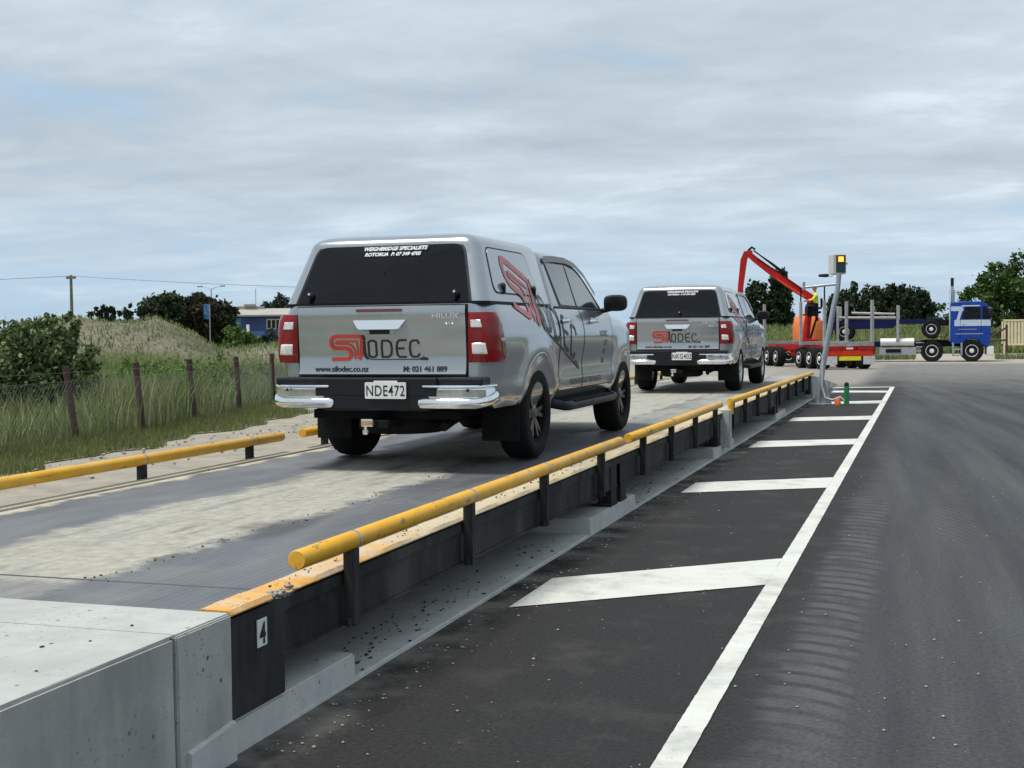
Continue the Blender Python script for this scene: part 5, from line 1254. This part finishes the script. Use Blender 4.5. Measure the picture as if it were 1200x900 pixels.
for x in (-.8,.5): truck_wheel(ob,x,-.85,.36,'y',.36,.25); truck_wheel(ob,x,.85,.36,'y',.36,.25,side=-1)
# blue truck, side on, heading right
bt=empty('blue_log_truck',(0,63.7,0),label='blue and white cab-over log truck facing right, carrying a folded blue trailer',cat='truck')
WY=2.25
cab=empty('cab',(0,0,0)); cab.parent=bt
side=[(1.05,.86),(1.62,.86),(1.70,1.0),(1.85,1.08),(2.15,1.08),(2.30,1.0),(2.42,.80),(2.72,.72),(2.80,.80),(2.84,1.6),(2.80,2.35),(2.66,2.72),(2.45,2.84),(1.15,2.84),(1.05,2.75)]
rg=[[(x,y,z) for x,z in side] for y in (0,WY)]; mb=MB(); mb.rings(rg,True,False); n_=len(side)
mb.f.append(tuple(range(n_))); mb.m.append(0); mb.f.append(tuple(range(n_,2*n_))); mb.m.append(0)
cb2=mb.build('cab_body',tblue,cab,30,bevel=.03)
MB().bb(1.22,2.835,-.008,.0,1.69,1.98).build('pale_band',lblue,cb2); MB().bb(1.06,1.62,-.008,0,2.40,2.62).build('pale_band',lblue,cb2)
MB().add([(1.30,-.009,1.955),(1.44,-.009,1.955),(1.62,-.009,2.62),(1.48,-.009,2.62)],[(0,1,2,3)]).build('pale_band',lblue,cb2)
MB().prism(rpoly([(1.52,2.02),(2.38,2.02),(2.36,2.58),(1.74,2.60)],.05),lambda a,b:(a,.01,b),lambda a,b:(a,-.012,b)).build('side_window',M['glass_dark'],cb2,30)
MB().prism(rpoly([(2.46,2.02),(2.80,2.02),(2.76,2.40),(2.62,2.62),(2.46,2.62)],.04),lambda a,b:(a,.01,b),lambda a,b:(a,-.012,b)).build('quarter_window',M['glass_dark'],cb2,30)
MB().bb(1.55,2.35,-.06,-.01,2.62,2.66).build('sun_strip',M['decal_white'],cb2)
MB().bb(1.47,1.485,-.011,0,.98,2.0).build('door_line',dark,cb2); MB().bb(2.40,2.415,-.011,0,1.05,2.0).build('door_line',dark,cb2); MB().bb(1.56,1.70,-.03,-.005,1.80,1.83).build('door_handle',M['chrome'],cb2)
MB().bb(2.835,2.86,.15,WY-.15,1.95,2.6).build('windscreen',M['glass_dark'],cb2,bevel=.01)
q=MB(); q.bb(1.25,2.5,-.012,0,1.30,1.34); q.bb(1.4,2.2,-.012,0,1.52,1.55); q.build('trim_stripe',M['galv'],cb2)
MB().bb(2.66,2.98,.02,WY-.02,.30,.72).build('bumper',alu,cab,bevel=.04)
for z in (2.9,): 
    for y in (.3,1.1,1.9): MB().bb(2.2,2.4,y-.08,y+.08,2.84,2.92).build('roof_lamp',M['clear_lens'],cb2)
q=MB(); q.tube([(2.75,-.05,2.55),(2.85,-.22,2.5),(2.85,-.22,2.0),(2.78,-.05,1.95)],.02,6); mr=q.build('mirror_arm',M['galv'],cab,50); MB().bb(2.78,2.90,-.30,-.18,2.05,2.5).build('mirror',M['black_plastic'],mr,bevel=.01)
q=MB(); q.bb(1.12,1.20,-.02,.03,.30,.90); q.bb(1.50,1.58,-.02,.03,.30,.90); q.bb(1.2,1.5,-.02,.12,.56,.62); q.bb(1.12,1.58,-.02,.12,.28,.34); q.build('step_ladder',M['galv'],bt,bevel=.008)
MB().bb(-5.2,2.6,.75,.95,.72,.98).build('chassis_rail',dblue,bt); MB().bb(-5.2,2.6,1.35,1.55,.72,.98).build('chassis_rail',dblue,bt)
MB().bb(-.3,.95,.1,2.1,.99,1.04).build('deck_plate',dark,bt)
for x in (2.0,.21,-3.6,-4.9):
    truck_wheel(bt,x,.16,.52,'y',.52,.30); truck_wheel(bt,x,WY-.16,.52,'y',.52,.30,side=-1); MB().tube([(x,.2,.52),(x,2.0,.52)],.06,8).build('axle',dark,bt)
q=MB(); q.tube([(1.02,.12,1.0),(1.02,.12,3.35)],.05,10); stk=q.build('exhaust_pipe',M['chrome'],bt,50); MB().tube([(1.12,.3,2.6),(1.12,.3,3.4),(1.12,.3,3.42),(1.12,.3,3.95)],[.12,.12,.07,.07],14).build('exhaust_stack',M['galv'],stk,50); MB().tube([(1.12,.3,3.6),(1.12,.3,3.98)],.074,12).build('stack_tip',M['black_plastic'],stk)
q=MB(); q.tube([(1.12,.35,3.25),(1.35,.35,3.30)],.02,6); q.lathe([(0,.02),(.25,.06)],10,'x',c=(1.3,.35,3.32)); q.build('air_horn',M['galv'],cb2)
q=MB(); q.tube([(-2.15,.30,.95),(-.6,.30,.95)],.19,20); q.build('fuel_tank',alu,bt,50); MB().bb(-2.2,-.5,.1,.45,.35,.68).build('tool_box',M['galv'],bt,bevel=.01)
q=MB(); 
for z in (.5,.7,.9): q.bb(-.52,-.15,.02,.2,z,z+.05)
q.build('rear_steps',M['galv'],bt)
for x in (-4.15,-1.35):
    MB().bb(x-.08,x+.08,.05,2.2,.99,1.12).build('log_bolster',steel,bt)
    for y in (.1,2.15): MB().bb(x-.06,x+.06,y-.06,y+.06,.98,2.72).build('stanchion',steel,bt,bevel=.01)
# piggyback trailer
pg=empty('folded_trailer',(0,63.75,0),label='dark blue log trailer riding folded on the back of the blue truck',cat='trailer')
q=MB(); q.add([(-5.1,.6,1.55),(-1.6,.6,1.62),(-1.4,.6,1.82),(.75,.6,1.82),(.75,.6,2.06),(-5.1,.6,2.02),(-5.1,1.6,1.55),(-1.6,1.6,1.62),(-1.4,1.6,1.82),(.75,1.6,1.82),(.75,1.6,2.06),(-5.1,1.6,2.02)],[(0,1,2,3,4,5),(11,10,9,8,7,6),(0,6,7,1),(1,7,8,2),(2,8,9,3),(3,9,10,4),(4,10,11,5),(5,11,6,0)]); q.build('frame',dblue,pg)
MB().bb(.4,.95,.3,1.9,1.72,2.0).build('drawbar_end',dark,pg,bevel=.02)
for x,z in ((-4.95,1.48),(-3.85,1.48),(.18,1.56)):
    truck_wheel(pg,x,.20,z,'y',.44,.30); truck_wheel(pg,x,1.95,z,'y',.44,.30,side=-1); MB().tube([(x,.3,z),(x,1.9,z)],.06,8).build('axle',dark,pg)
q=MB(); q.tube([(-4.1,.3,2.15),(-1.45,.3,2.12)],.07,8); q.tube([(-3.5,.1,2.38),(-1.5,.1,2.30)],.06,8); q.build('folded_stanchion',steel,pg,50)
MB().tube([(-1.1,.35,1.66),(.0,.35,1.72)],.03,6).build('green_strap',M['blade_weed'],pg)
q=MB(); q.bb(-1.9,-1.2,.02,.08,.45,.62); q.bb(-3.0,-2.4,.1,.5,.5,.85); q.build('battery_box',dark,bt,bevel=.01)
q=MB()
for k_ in range(3): q.tube([(.95,.5+.3*k_,1.3),(.8,.5+.3*k_,1.15),(.5,.5+.3*k_,1.2),(.2,.5+.3*k_,1.06)],.018,6)
q.build('air_hose',dark,bt)
q=MB()
for x_ in (2.0,.21): 
    pa=[(x_+.60*math.cos(a_),.12,.52+.60*math.sin(a_)) for a_ in [math.pi*(i_/14) for i_ in range(1,14)]]; q.rings([[(p_[0],0,p_[2]),(p_[0],.32,p_[2]),(p_[0]*1.0,.32,p_[2]+.02),(p_[0],0,p_[2]+.02)] for p_ in pa])
q.build('wheel_guard',dark,bt)
# gate and rusty frame
cream=pbr('cream_gate_paint',(.62,.55,.34),.6,var=.08)
ga=empty('cream_gate',(4.15,80,0),label='cream painted gate of upright slats at the right edge behind the blue truck',cat='gate')
q=MB(); q.bb(0,.09,-.04,.04,.55,2.06); q.bb(2.9,3.0,-.04,.04,.55,2.06); q.bb(0,3,-.04,.04,1.98,2.07); q.bb(0,3,-.04,.04,.55,.64); q.build('gate_frame',cream,ga)
q=MB(); 
for i in range(15): q.bb(.12+i*.19,.12+i*.19+.15,-.02,.02,.64,1.98)
q.build('slat_panel',cream,ga)
q=MB(); q.bb(.1,.2,-.05,.05,0,.55); q.bb(2.7,2.8,-.05,.05,0,.55); q.build('gate_leg',cream,ga)
rf=empty('rusty_frame',(4.1,76,0),label='rusty steel frame with a slanting bar in front of the cream gate',cat='frame')
q=MB(); q.bb(.05,.17,-.05,.05,0,1.75); q.tube([(.1,0,1.6),(-.8,0,1.02)],.05,8); q.tube([(.1,0,.9),(-.9,0,.85)],.05,8); q.build('steel_bars',M['rust'],rf)
